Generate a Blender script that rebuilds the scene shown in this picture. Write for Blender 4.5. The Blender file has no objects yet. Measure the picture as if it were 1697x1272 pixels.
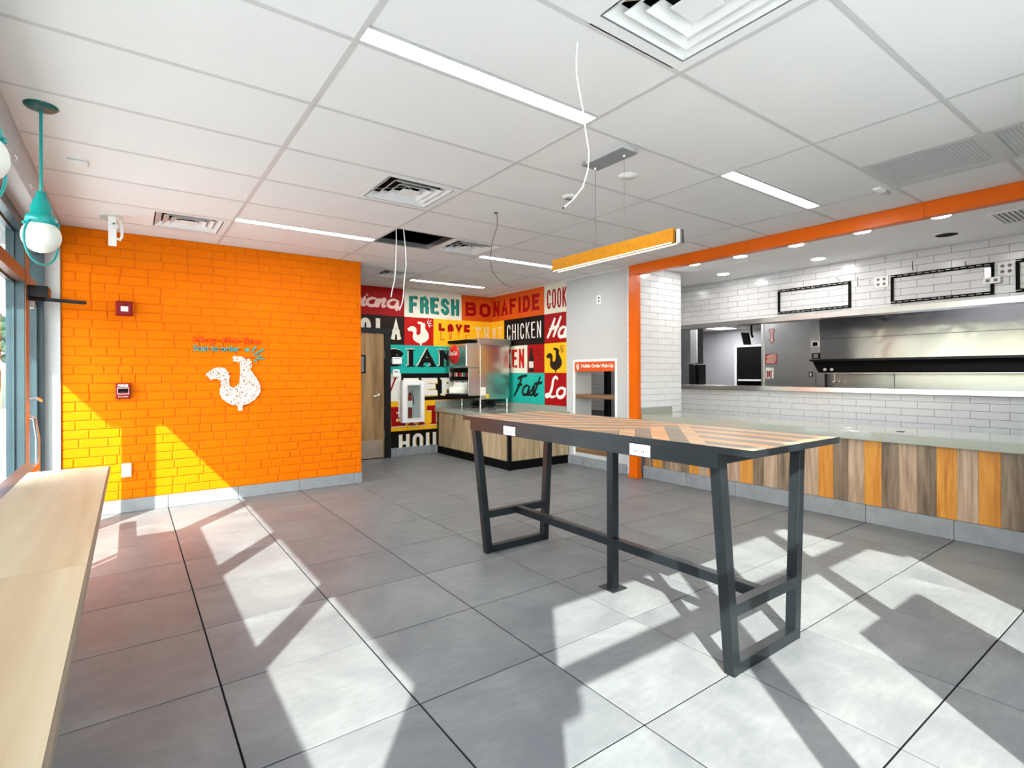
import bpy, math, random
from mathutils import Vector, Matrix
rnd = random.Random(7)
PI = math.pi
SC = bpy.context.scene
COL = SC.collection
H = 2.587            # ceiling height

# ------------------------------------------------------------------ camera
YAW, ROLL, CAMH, FPX = 0.6368, 0.00328, 1.2766, 878.96
d_ = Vector((math.sin(YAW), math.cos(YAW), 0))
r0 = Vector((math.cos(YAW), -math.sin(YAW), 0))
up0 = Vector((0, 0, 1))
right = r0 * math.cos(ROLL) - up0 * math.sin(ROLL)
upv = up0 * math.cos(ROLL) + r0 * math.sin(ROLL)
cd = bpy.data.cameras.new('camera')
cam = bpy.data.objects.new('camera', cd)
COL.objects.link(cam)
M = Matrix((right, upv, -d_)).transposed().to_4x4()
M.translation = Vector((0, 0, CAMH))
cam.matrix_world = M
cd.sensor_width = 36
cd.lens = 36 * FPX / 1697
cd.shift_x = -15.57 / 1697
cd.shift_y = -(636 - 618.09) / 1697
cd.clip_start = 0.02
cd.clip_end = 300
SC.camera = cam

# ------------------------------------------------------------------ world, sun, exposure
w = bpy.data.worlds.new('world')
SC.world = w
w.use_nodes = True
nt = w.node_tree
sky = nt.nodes.new('ShaderNodeTexSky')
sky.sky_type = 'NISHITA'
sky.sun_disc = False
sky.sun_elevation = math.radians(36.1)
sky.sun_rotation = math.radians(232.3)
sky.air_density = 1.0
sky.dust_density = 1.5
nt.links.new(sky.outputs[0], nt.nodes['Background'].inputs[0])
nt.nodes['Background'].inputs[1].default_value = 0.75
EL, AZ = math.radians(36.1), math.radians(52.3)
sd = Vector((math.cos(AZ) * math.cos(EL), math.sin(AZ) * math.cos(EL), -math.sin(EL)))
sl = bpy.data.lights.new('sun', 'SUN')
sl.energy = 11.8
sl.angle = math.radians(0.53)
sl.color = (1.0, 0.985, 0.955)
so = bpy.data.objects.new('sun', sl)
COL.objects.link(so)
so.rotation_euler = sd.to_track_quat('-Z', 'Y').to_euler()
so.location = (-6, -8, 8)
vs = SC.view_settings
vs.view_transform = 'Standard'
vs.look = 'None'
vs.exposure = 0.8
vs.gamma = 1.0
vs.use_curve_mapping = False
LAMP = 44.0          # recessed lights

# ------------------------------------------------------------------ materials
def srgb(h):
    if isinstance(h, str): c = [int(h[i:i + 2], 16) / 255 for i in (0, 2, 4)]
    else: c = [k / 255 for k in h]
    return tuple(x / 12.92 if x <= .04045 else ((x + .055) / 1.055) ** 2.4 for x in c) + (1,)

def base(name, rough=.5, metal=0., spec=.5):
    m = bpy.data.materials.new(name)
    m.use_nodes = True
    b = m.node_tree.nodes['Principled BSDF']
    b.inputs['Roughness'].default_value = rough
    b.inputs['Metallic'].default_value = metal
    b.inputs['Specular IOR Level'].default_value = spec
    return m, m.node_tree, b

def pos_node(t, scale=(1, 1, 1), rand=0.):
    g = t.nodes.new('ShaderNodeNewGeometry')
    v = t.nodes.new('ShaderNodeVectorMath'); v.operation = 'MULTIPLY'
    t.links.new(g.outputs['Position'], v.inputs[0]); v.inputs[1].default_value = scale
    if rand:
        oi = t.nodes.new('ShaderNodeObjectInfo')
        a = t.nodes.new('ShaderNodeVectorMath'); a.operation = 'SCALE'
        a.inputs[0].default_value = (rand, rand * .7, rand * 1.3)
        t.links.new(oi.outputs['Random'], a.inputs['Scale'])
        s = t.nodes.new('ShaderNodeVectorMath'); s.operation = 'ADD'
        t.links.new(v.outputs[0], s.inputs[0]); t.links.new(a.outputs[0], s.inputs[1])
        return s.outputs[0]
    return v.outputs[0]

def noise(t, vec, scale=5, detail=4, rough=.55, dist=0.):
    n = t.nodes.new('ShaderNodeTexNoise')
    n.inputs['Scale'].default_value = scale; n.inputs['Detail'].default_value = detail
    n.inputs['Roughness'].default_value = rough; n.inputs['Distortion'].default_value = dist
    t.links.new(vec, n.inputs['Vector'])
    return n.outputs['Fac']

def ramp(t, fac, stops):
    r = t.nodes.new('ShaderNodeValToRGB')
    e = r.color_ramp.elements
    while len(e) < len(stops): e.new(.5)
    for i, (p, c) in enumerate(stops):
        e[i].position = p; e[i].color = c
    t.links.new(fac, r.inputs[0])
    return r.outputs[0]

def bump(t, b, fac, dist=.002, strength=.5):
    n = t.nodes.new('ShaderNodeBump')
    n.inputs['Distance'].default_value = dist; n.inputs['Strength'].default_value = strength
    t.links.new(fac, n.inputs['Height']); t.links.new(n.outputs[0], b.inputs['Normal'])

def plain(name, col, rough=.5, metal=0., spec=.5, var=.06, nscale=6, bumpd=0., bscale=60):
    m, t, b = base(name, rough, metal, spec)
    c = srgb(col) if isinstance(col, str) else tuple(col) + (1,)
    f = noise(t, pos_node(t), nscale, 3)
    lo = tuple(x * (1 - var) for x in c[:3]) + (1,)
    hi = tuple(min(1, x * (1 + var)) for x in c[:3]) + (1,)
    t.links.new(ramp(t, f, [(.3, lo), (.7, hi)]), b.inputs['Base Color'])
    if bumpd: bump(t, b, noise(t, pos_node(t), bscale, 4), bumpd)
    return m

def wood(name, c1, c2, c3, axis='z', fine=26, rough=.42, rand=9., spec=.4):
    m, t, b = base(name, rough, 0, spec)
    s = {'x': (.07, 1, 1), 'y': (1, .07, 1), 'z': (1, 1, .07)}[axis]
    v = pos_node(t, s, rand)
    n1 = noise(t, v, fine, 6, .62, .9)
    n2 = noise(t, v, fine * .32, 3, .5, 2.2)
    mx = t.nodes.new('ShaderNodeMath'); mx.operation = 'MULTIPLY_ADD'
    t.links.new(n2, mx.inputs[0]); mx.inputs[1].default_value = .55
    k = t.nodes.new('ShaderNodeMath'); k.operation = 'MULTIPLY'; k.inputs[1].default_value = .45
    t.links.new(n1, k.inputs[0]); t.links.new(k.outputs[0], mx.inputs[2])
    t.links.new(ramp(t, mx.outputs[0], [(.36, srgb(c1)), (.5, srgb(c2)), (.64, srgb(c3))]), b.inputs['Base Color'])
    bump(t, b, n1, .0004, .4)
    return m

def emit(name, col, strength):
    m, t, b = base(name, .5)
    b.inputs['Base Color'].default_value = (*col, 1)
    b.inputs['Emission Color'].default_value = (*col, 1)
    b.inputs['Emission Strength'].default_value = strength
    return m

def steel(name, col=(.62, .62, .61), rough=.24, axis='x', wave=0.):
    m, t, b = base(name, rough, 1.0)
    b.inputs['Base Color'].default_value = (*col, 1)
    s = {'x': (.6, 1, 60), 'y': (1, .6, 60), 'z': (60, 60, .6)}[axis]
    f = noise(t, pos_node(t, s), 6, 3)
    r = t.nodes.new('ShaderNodeMapRange'); r.inputs['To Min'].default_value = rough - .02; r.inputs['To Max'].default_value = rough + .03
    t.links.new(f, r.inputs[0]); t.links.new(r.outputs[0], b.inputs['Roughness'])
    if wave:
        bump(t, b, noise(t, pos_node(t), 1.8, 2, .4, .8), wave, 1.)
    return m

def glass_mat(name, tint=(.93, .97, .96), gloss=.1):
    m = bpy.data.materials.new(name); m.use_nodes = True
    t = m.node_tree; t.nodes.clear()
    o = t.nodes.new('ShaderNodeOutputMaterial')
    tr = t.nodes.new('ShaderNodeBsdfTransparent'); tr.inputs[0].default_value = (*tint, 1)
    gl = t.nodes.new('ShaderNodeBsdfGlossy'); gl.inputs['Roughness'].default_value = .01
    lw = t.nodes.new('ShaderNodeLayerWeight'); lw.inputs[0].default_value = .5
    pw = t.nodes.new('ShaderNodeMath'); pw.operation = 'POWER'; pw.inputs[1].default_value = 4.
    t.links.new(lw.outputs['Facing'], pw.inputs[0])
    fr = t.nodes.new('ShaderNodeMath'); fr.operation = 'MULTIPLY_ADD'; fr.inputs[1].default_value = .6; fr.inputs[2].default_value = .03
    t.links.new(pw.outputs[0], fr.inputs[0])
    mx = t.nodes.new('ShaderNodeMixShader')
    t.links.new(fr.outputs[0], mx.inputs[0]); t.links.new(tr.outputs[0], mx.inputs[1]); t.links.new(gl.outputs[0], mx.inputs[2])
    t.links.new(mx.outputs[0], o.inputs[0])
    return m

def floor_mat():
    m, t, b = base('floor_porcelain', .4, 0, .2)
    v = pos_node(t, (1, 1, 1), 18.)
    n = noise(t, v, 2.2, 7, .62, .6)
    n2 = noise(t, pos_node(t, (1.2, 5, 1), 30.), 9, 5, .6)
    a = t.nodes.new('ShaderNodeMath'); a.operation = 'MULTIPLY_ADD'
    a.inputs[1].default_value = .3
    t.links.new(n2, a.inputs[0]); t.links.new(n, a.inputs[2])
    t.links.new(ramp(t, a.outputs[0], [(.42, srgb('636466')), (.66, srgb('737372')), (.88, srgb('828280'))]), b.inputs['Base Color'])
    rr = t.nodes.new('ShaderNodeMapRange'); rr.inputs['To Min'].default_value = .32; rr.inputs['To Max'].default_value = .48
    t.links.new(n, rr.inputs[0]); t.links.new(rr.outputs[0], b.inputs['Roughness'])
    bump(t, b, n2, .0004, .3)
    return m

def brick_mat():
    m, t, b = base('painted_brick_orange', .6, 0, .06)
    v = pos_node(t)
    n = noise(t, v, 3, 3)
    t.links.new(ramp(t, n, [(.3, srgb('d86800')), (.7, srgb('de6e00'))]), b.inputs['Base Color'])
    bump(t, b, noise(t, pos_node(t, (1, 1, 1), 5.), 26, 4, .6), .006, .6)
    return m

def stipple(name, cols, scale):
    m, t, b = base(name, .5)
    vo = t.nodes.new('ShaderNodeTexVoronoi'); vo.inputs['Scale'].default_value = scale
    t.links.new(pos_node(t), vo.inputs['Vector'])
    sp = t.nodes.new('ShaderNodeSeparateColor'); t.links.new(vo.outputs['Color'], sp.inputs[0])
    r = ramp(t, sp.outputs[0], [(p, srgb(c)) for p, c in cols])
    t.nodes[-1].color_ramp.interpolation = 'CONSTANT' if hasattr(t.nodes[-1], 'color_ramp') else None
    t.links.new(r, b.inputs['Base Color'])
    return m

MAT = {}
def mk():
    D = MAT
    D['floor'] = floor_mat()
    D['grout'] = plain('dark_grout', '161517', .95, spec=.1)
    D['aisle'] = plain('kitchen_quarry_floor', '6b5a50', .6)
    D['brick'] = brick_mat()
    D['mortar'] = plain('painted_mortar', 'd26400', .6, bumpd=.002, spec=.15)
    D['base'] = plain('grey_base_tile', '888b8e', .4, var=.12, nscale=9)
    D['white'] = plain('white_wall_paint', 'b8b8b8', .6, var=.015, spec=.2)
    D['ceil'] = plain('ceiling_board', 'd8d8d7', .8, var=.01, nscale=3, bumpd=.0006, bscale=160)
    D['tee'] = plain('ceiling_grid_metal', 'bcbcbb', .5, var=.01)
    D['drywall'] = plain('service_ceiling_paint', 'f0f0ef', .7, var=.01)
    D['deck'] = plain('roof_deck', '3a3a3a', .9, var=.4, nscale=14)
    D['duct'] = plain('plenum_duct_foil', '9a9a9a', .35, .6, var=.5, nscale=20)
    D['tile'] = plain('white_glazed_tile', 'd0d0d2', .2, var=.02)
    D['tgrout'] = plain('tile_grout', '6a6a6e', .9)
    D['orange'] = plain('orange_enamel', 'd85f00', .3, 0, .3, var=.03)
    D['black'] = plain('black_metal', '101113', .35, 0.0, .3, var=.15)
    D['blackm'] = plain('matte_black', '080808', .7, 0, .12)
    D['tabsteel'] = plain('charcoal_steel', '2a2e31', .3, .55, var=.15, nscale=9)
    D['frame'] = plain('dark_bronze_frame', '34454c', .3, .2, var=.1)
    D['cap'] = plain('bronze_and_reflection', '6a4530', .35, .3, var=.1)  # bronze brown with the ledge's reflection put into the colour
    D['steel'] = steel('brushed_steel')
    D['hood'] = steel('hood_steel', (.36, .36, .37), .16, 'y', .006)
    D['steelp'] = steel('wall_panel_steel', (.62, .62, .61), .28, 'y', .006)
    D['steelm'] = steel('satin_steel', (.62, .62, .61), .42)
    D['chrome'] = steel('satin_chrome', (.8, .8, .8), .18)
    D['alu'] = steel('aluminium', (.7, .7, .7), .3)
    D['glass'] = glass_mat('window_glass')
    m, t, b = base('added_frosted_film', .6); D['frost'] = m
    tl = t.nodes.new('ShaderNodeBsdfTranslucent'); tl.inputs[0].default_value = (.6, .6, .6, 1)
    ms = t.nodes.new('ShaderNodeMixShader'); ms.inputs[0].default_value = .5
    b.inputs['Base Color'].default_value = (.7, .7, .7, 1)
    t.links.new(b.outputs[0], ms.inputs[1]); t.links.new(tl.outputs[0], ms.inputs[2])
    t.links.new(ms.outputs[0], t.nodes['Material Output'].inputs[0])
    D['counter'] = plain('pale_green_quartz', '9d9e93', .06, var=.03, nscale=40)
    D['splash'] = plain('grey_green_quartz', '8f938a', .2, var=.03, nscale=40)
    D['ledge'] = wood('pale_maple_laminate', (188, 158, 116), (206, 181, 144), (217, 199, 166), 'y', 7, .5)
    D['ledge_e'] = plain('brown_edge_band', '7a6a58', .5)
    D['boardO'] = wood('orange_oak_laminate', (172, 106, 34), (196, 131, 48), (208, 147, 66), 'z', 34)
    D['boardD'] = wood('dark_walnut_laminate', (92, 76, 61), (124, 104, 84), (148, 128, 105), 'z', 30)
    D['boardL'] = wood('light_elm_laminate', (136, 110, 90), (168, 140, 116), (187, 162, 138), 'z', 30)
    D['plankT'] = wood('tan_table_plank', (170, 125, 86), (190, 148, 108), (202, 164, 126), 'y', 26, .38, 9., .2)
    D['plankB'] = wood('brown_table_plank', (104, 86, 70), (126, 108, 90), (142, 124, 104), 'y', 26, .38, 9., .2)
    D['plankO'] = wood('orange_table_plank', (178, 120, 72), (200, 140, 88), (210, 158, 110), 'y', 26, .38, 9., .2)
    D['cab'] = wood('cabinet_wood_laminate', '8c765a', 'ae9676', 'c4ad8c', 'z', 18)
    D['doorw'] = wood('door_wood_veneer', '80603c', 'a07c50', 'b48f62', 'z', 12)
    D['shelf'] = wood('shelf_walnut', '5e452c', '7c5e40', '8f7050', 'y', 20)
    D['kick'] = plain('brushed_kick_plate', 'b8a898', .35, .7)
    D['teal'] = plain('teal_enamel', '0f8c88', .3, var=.04)
    D['tealdk'] = plain('teal_canopy_enamel', '0a524e', .35, var=.04)
    D['globe'] = emit('milk_glass_globe', (.64, .64, .58), .05)
    D['lamp'] = emit('led_diffuser', (.93, .97, 1), LAMP)
    D['down'] = emit('downlight_lens', (1, .98, .94), 75.)
    D['lampk'] = emit('kitchen_light_panel', (1, 1, 1), 18.)
    D['strip'] = emit('warm_led_strip', (1, .86, .62), 3.)
    D['amber'] = plain('amber_painted_bar', 'a66c06', .5, 0, .2, var=.1, nscale=30)
    D['plastic'] = plain('white_plastic', 'eeeeec', .4, var=.01)
    D['offw'] = plain('off_white_plastic', 'd9d8d2', .45)
    D['alarm'] = plain('alarm_red', '7e0c16', .4, 0, .25)
    D['cable'] = plain('white_cable', 'f0f0f0', .5)
    D['cabled'] = plain('grey_wire', '4a4a4a', .5)
    D['red'] = plain('mural_red', 'b0140e', .5, 0, .12, var=.05)
    D['dred'] = plain('mural_deep_red', '9a0a0c', .5, 0, .12)
    D['cream'] = plain('mural_cream', 'dcd6c4', .5, 0, .12)
    D['morange'] = plain('mural_orange', 'cf5212', .5, 0, .12)
    D['yellow'] = plain('mural_yellow', 'eeb01c', .5, 0, .12)
    D['mteal'] = plain('mural_teal', '1fa396', .5, 0, .12)
    D['tealtxt'] = plain('mural_dark_teal', '20806f', .5, 0, .12)
    D['brownk'] = plain('mural_brown_black', '261812', .5, 0, .12)
    D['mblack'] = plain('mural_black', '100c0b', .5, 0, .12)
    D['mwhite'] = plain('mural_white', 'e8e2da', .5, 0, .12)
    D['pink'] = plain('mural_blush', 'e6beb0', .5, 0, .12)
    D['gold'] = plain('mural_gold', 'd8a848', .5, 0, .12)
    D['hopred'] = plain('red_orange_letter', 'ec4c10', .6, 0, .05)
    D['rooster'] = stipple('speckled_sign_print', [(0, 'efd8c8'), (.3, '9a5a30'), (.47, 'e8ded4'), (.68, '5e4434'), (.78, 'f4ece4')], 130)
    D['signo'] = plain('pickup_sign_orange', 'cc4a0a', .5)
    D['coke'] = plain('emblem_red', 'd01018', .25)
    D['grey'] = plain('grey_wall', 'a6a6ab', .6, var=.01)
    D['greyd'] = plain('mid_grey_panel', '848688', .6, 0, .2)
    D['conc'] = plain('outdoor_concrete', 'dcd9d2', .8, var=.1, nscale=2)
    D['canopy'] = plain('canopy_metal', '828280', .5)
    D['leaf'] = plain('tree_foliage', '46603a', .8, var=.4, nscale=9)
    D['bark'] = plain('tree_bark', '5a4636', .9, var=.2)
    D['tapeY'] = plain('yellow_sticker', 'e8c81a', .5)
    D['maroon'] = plain('maroon_sign', '8a2a34', .5)
    D['dark'] = plain('dark_recess', '1a1b1d', .7)
    D['black_g'] = plain('gloss_black_plastic', '0e1210', .15)
mk()

# ------------------------------------------------------------------ geometry builder
class G:
    def __init__(s): s.v = []; s.f = []; s.sm = []
    def add(s, vs, fs, smooth=False):
        n = len(s.v); s.v += [Vector(p) for p in vs]
        for f in fs: s.f.append([n + i for i in f]); s.sm.append(smooth)
        return s
    def box(s, x0, x1, y0, y1, z0, z1):
        vs = [(x, y, z) for z in (z0, z1) for y in (y0, y1) for x in (x0, x1)]
        return s.add(vs, [(0, 2, 3, 1), (4, 5, 7, 6), (0, 1, 5, 4), (2, 6, 7, 3), (0, 4, 6, 2), (1, 3, 7, 5)])
    def pad(s, x0, x1, y0, y1, z0, z1, face, c):
        # box whose face (one of -x +x -y +y -z +z) is inset by c with a chamfer of depth c
        ax = 'xyz'.index(face[1]); sg = 1 if face[0] == '+' else -1
        lo = [x0, y0, z0]; hi = [x1, y1, z1]
        o = [i for i in range(3) if i != ax]
        back = lo[ax] if sg > 0 else hi[ax]; front = hi[ax] if sg > 0 else lo[ax]
        def ring(depth, ins):
            r = []
            for a, b in ((0, 0), (1, 0), (1, 1), (0, 1)):
                p = [0, 0, 0]; p[ax] = depth
                p[o[0]] = (hi if a else lo)[o[0]] + (-ins if a else ins)
                p[o[1]] = (hi if b else lo)[o[1]] + (-ins if b else ins)
                r.append(p)
            return r
        vs = ring(back, 0) + ring(front - sg * c, 0) + ring(front, c)
        fs = [(3, 2, 1, 0)]
        for k in (0, 4):
            for i in range(4): fs.append((k + i, k + (i + 1) % 4, k + 4 + (i + 1) % 4, k + 4 + i))
        fs.append((8, 9, 10, 11))
        fl = (ax == 1) != (sg < 0)
        if fl: fs = [tuple(reversed(f)) for f in fs]
        return s.add(vs, fs)
    def prism(s, poly, fn, d0, d1):
        # poly [(u,v)] closed outline, fn(u,v,d)->xyz
        n = len(poly)
        vs = [fn(u, v, d0) for u, v in poly] + [fn(u, v, d1) for u, v in poly]
        fs = [tuple(range(n)), tuple(range(2 * n - 1, n - 1, -1))]
        fs += [(i + n, (i + 1) % n + n, (i + 1) % n, i) for i in range(n)]
        return s.add(vs, fs)
    def tube(s, pts, r, n=8, caps=True):
        pts = [Vector(p) for p in pts]; rs = r if isinstance(r, (list, tuple)) else [r] * len(pts)
        base_i = len(s.v); prev = None
        for i, p in enumerate(pts):
            t = (pts[min(i + 1, len(pts) - 1)] - pts[max(i - 1, 0)]).normalized()
            if prev is None:
                a = Vector((0, 0, 1)) if abs(t.z) < .9 else Vector((1, 0, 0))
                u = t.cross(a).normalized()
            else:
                u = (prev - t * prev.dot(t)).normalized()
            prev = u; q = t.cross(u)
            s.v += [p + (u * math.cos(2 * PI * k / n) + q * math.sin(2 * PI * k / n)) * rs[i] for k in range(n)]
        for i in range(len(pts) - 1):
            for k in range(n):
                a = base_i + i * n + k; b = base_i + i * n + (k + 1) % n
                s.f.append([a, b, b + n, a + n]); s.sm.append(True)
        if caps:
            for i, rev in ((0, 1), (len(pts) - 1, 0)):
                ring = [s.v[base_i + i * n + k].copy() for k in range(n)]
                s.add(ring, [tuple(range(n))[::-1] if rev else tuple(range(n))])
        return s
    def lathe(s, prof, c, n=24, axis='z', squash=1.):
        # prof [(r, h)] around axis through c
        b = len(s.v)
        for r, h in prof:
            for k in range(n):
                a = 2 * PI * k / n; x, y = r * math.cos(a), r * math.sin(a) * squash
                s.v.append(Vector(c) + Vector({'z': (x, y, h), 'x': (h, x, y), 'y': (x, h, y)}[axis]))
        for i in range(len(prof) - 1):
            for k in range(n):
                a = b + i * n + k; q = b + i * n + (k + 1) % n
                f = [a, q, q + n, a + n]
                if axis == 'y': f.reverse()
                s.f.append(f); s.sm.append(True)
        for i, rev in ((0, 1), (len(prof) - 1, 0)):
            if prof[i][0] > 1e-5:
                ring = [s.v[b + i * n + k].copy() for k in range(n)]
                s.add(ring, [tuple(range(n))])
        return s
    def cyl(s, p0, p1, r, n=16): return s.tube([p0, p1], r, n)
    def bar(s, p0, p1, wx, wy, side=None):
        # rectangular bar between two points
        p0, p1 = Vector(p0), Vector(p1); t = (p1 - p0).normalized()
        u = Vector(side) if side else (t.cross(Vector((0, 0, 1))) if abs(t.z) < .9 else Vector((1, 0, 0)))
        u = (u - t * u.dot(t)).normalized(); q = t.cross(u)
        vs = []
        for p in (p0, p1):
            for a, b in ((-1, -1), (1, -1), (1, 1), (-1, 1)): vs.append(p + u * a * wx / 2 + q * b * wy / 2)
        return s.add(vs, [(3, 2, 1, 0), (4, 5, 6, 7), (0, 1, 5, 4), (1, 2, 6, 5), (2, 3, 7, 6), (3, 0, 4, 7)])

ORG = {}
def mesh_of(g, name, mat, org=(0, 0, 0)):
    o = Vector(org); me = bpy.data.meshes.new(name)
    me.from_pydata([tuple(p - o) for p in g.v], [], g.f)
    me.polygons.foreach_set('use_smooth', g.sm)
    me.materials.append(MAT[mat]); me.update()
    return me

def link(name, me, loc=(0, 0, 0), parent=None):
    o = bpy.data.objects.new(name, me); COL.objects.link(o)
    o.location = loc
    if parent is not None: o.parent = parent
    return o

def thing(name, label, cat, loc=(0, 0, 0), group=None):
    o = bpy.data.objects.new(name, None); COL.objects.link(o)
    o.location = loc; o.empty_display_size = .1
    o['label'] = label; o['category'] = cat
    if group: o['group'] = group
    ORG[o.name] = Vector(loc)
    return o

def part(name, g, mat, parent, bevel=0., label=None, recalc=True):
    org = ORG[parent.name]
    me = mesh_of(g, name, mat, org)
    if recalc: fixn(me)
    o = link(name, me, (0, 0, 0), parent); ORG[o.name] = org
    if bevel:
        b = o.modifiers.new('bevel', 'BEVEL'); b.width = bevel; b.segments = 2; b.limit_method = 'ANGLE'
    if label: o['label'] = label
    return o

import bmesh
def fixn(me):
    bm = bmesh.new(); bm.from_mesh(me)
    bmesh.ops.recalc_face_normals(bm, faces=bm.faces[:]); bm.to_mesh(me); bm.free()

def solo(name, g, mat, label, cat, loc, group=None, bevel=0.):
    me = mesh_of(g, name, mat, loc); fixn(me)
    o = link(name, me, loc); ORG[o.name] = Vector(loc)
    o['label'] = label; o['category'] = cat
    if group: o['group'] = group
    if bevel:
        b = o.modifiers.new('bevel', 'BEVEL'); b.width = bevel; b.segments = 2; b.limit_method = 'ANGLE'
    return o

def struct(name, g, mat, loc=(0, 0, 0)):
    me = mesh_of(g, name, mat, loc); fixn(me)
    o = link(name, me, loc); o['kind'] = 'structure'; ORG[o.name] = Vector(loc)
    return o

def struct_e(name, loc=(0, 0, 0)):
    o = bpy.data.objects.new(name, None); COL.objects.link(o); o.location = loc
    o['kind'] = 'structure'; ORG[o.name] = Vector(loc)
    return o

def copy_tree(o, loc, label=None, parent=None):
    c = o.copy(); COL.objects.link(c)
    if parent is None:
        c.location = loc
        if label: c['label'] = label
    else: c.parent = parent
    ORG[c.name] = Vector(loc)
    for ch in o.children: copy_tree(ch, loc, None, c)
    return c

def PY(Y):   # wall facing -Y : u = X, v = Z, d towards the viewer
    return lambda u, v, d: (u, Y - d, v)
def PX(X):   # wall facing -X : u = Y (drawn to the left), v = Z
    return lambda u, v, d: (X - d, u, v)

# text -> geometry in a G, mapped into the rectangle (u0,u1,v0,v1) on a wall
def text_g(s, u0, u1, v0, v1, fn, d0=.001, d1=.003, bold=0., shear=0., flip=False, g=None):
    g = g or G()
    cu = bpy.data.curves.new('lettering', 'FONT'); cu.body = s; cu.size = 1
    cu.offset = bold; cu.shear = shear; cu.resolution_u = 3; cu.extrude = .5
    ob = bpy.data.objects.new('lettering', cu); COL.objects.link(ob)
    dg = bpy.context.evaluated_depsgraph_get(); dg.update()
    me = ob.evaluated_get(dg).to_mesh()
    xs = [v.co.x for v in me.vertices]; ys = [v.co.y for v in me.vertices]
    a, b, c, e = min(xs), max(xs), min(ys), max(ys)
    vs = []
    for v in me.vertices:
        tu = (v.co.x - a) / (b - a); tv = (v.co.y - c) / (e - c)
        u = u0 + (u1 - u0) * tu
        vs.append(fn(u, v0 + (v1 - v0) * tv, d1 if v.co.z > 0 else d0))
    g.add(vs, [tuple(p.vertices) for p in me.polygons])
    ob.evaluated_get(dg).to_mesh_clear(); bpy.data.objects.remove(ob); bpy.data.curves.remove(cu)
    return g

# block letters drawn as strokes on a unit cell
def arc(cx, cy, rx, ry, a0, a1, n=7):
    return [(cx + rx * math.cos(math.radians(a0 + (a1 - a0) * k / n)), cy + ry * math.sin(math.radians(a0 + (a1 - a0) * k / n))) for k in range(n + 1)]
GL = {
 'B': [[(0, 0), (0, 1)], [(0, 1), (.6, 1)] + arc(.6, .77, .36, .23, 90, -90) + [(0, .54)], [(.6, .54)] + arc(.6, .27, .4, .27, 90, -90) + [(0, 0)]],
 'O': [arc(.5, .72, .5, .28, 0, 180) + [(0, .28)] + arc(.5, .28, .5, .28, 180, 360) + [(1, .72)]],
 'N': [[(0, 0), (0, 1)], [(0, 1), (1, 0)], [(1, 0), (1, 1)]],
 'A': [[(0, 0), (.5, 1), (1, 0)], [(.2, .33), (.8, .33)]],
 'a': [[(0, 0), (0, .72)] + arc(.5, .72, .5, .28, 180, 0) + [(1, 0)], [(0, .42), (1, .42)]],
 'F': [[(0, 0), (0, 1), (.95, 1)], [(0, .52), (.75, .52)]],
 'I': [[(.5, 0), (.5, 1)]],
 'D': [[(0, 0), (0, 1), (.45, 1)] + arc(.45, .5, .55, .5, 90, -90, 10) + [(0, 0)]],
 'E': [[(.95, 1), (0, 1), (0, 0), (.95, 0)], [(0, .52), (.75, .52)]],
 'C': [arc(.5, .72, .5, .28, 10, 180) + [(0, .28)] + arc(.5, .28, .5, .28, 180, 350)],
 'K': [[(0, 0), (0, 1)], [(.95, 1), (0, .42)], [(.3, .58), (1, 0)]],
 'H': [[(0, 0), (0, 1)], [(1, 0), (1, 1)], [(0, .52), (1, .52)]],
 'L': [[(0, 1), (0, 0), (.9, 0)]],
 'V': [[(0, 1), (.5, 0), (1, 1)]],
 'T': [[(.5, 0), (.5, 1)], [(0, 1), (1, 1)]],
 'R': [[(0, 0), (0, 1), (.5, 1)] + arc(.5, .75, .48, .25, 90, -90) + [(0, .5)], [(.5, .5), (1, 0)]],
 'r': [[(0, 0), (0, 1), (.5, 1)] + arc(.5, .75, .48, .25, 90, -90) + [(0, .5)], [(.6, .5), (1, .36), (1, 0)]],
 'S': [arc(.5, .76, .5, .24, 15, 200) + arc(.5, .25, .5, .25, 40, -165)],
 'U': [[(0, 1), (0, .28)] + arc(.5, .28, .5, .28, 180, 360) + [(1, 1)]],
 "'": [[(.5, 1), (.35, .75)]], ',': [[(.5, .12), (.35, -.12)]]}
SERIF = {'B': [(0, 0), (0, 1)], 'N': [(0, 0), (0, 1), (1, 1)], 'A': [(0, 0), (1, 0)], 'F': [(0, 0), (0, 1)], 'I': [(.5, 0), (.5, 1)], 'D': [(0, 0), (0, 1)], 'E': [(0, 0), (0, 1)],
         'T': [(.5, 0)], 'R': [(0, 0), (0, 1), (1, 0)], 'H': [(0, 0), (0, 1), (1, 0), (1, 1)]}
RIB = [0]
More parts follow.
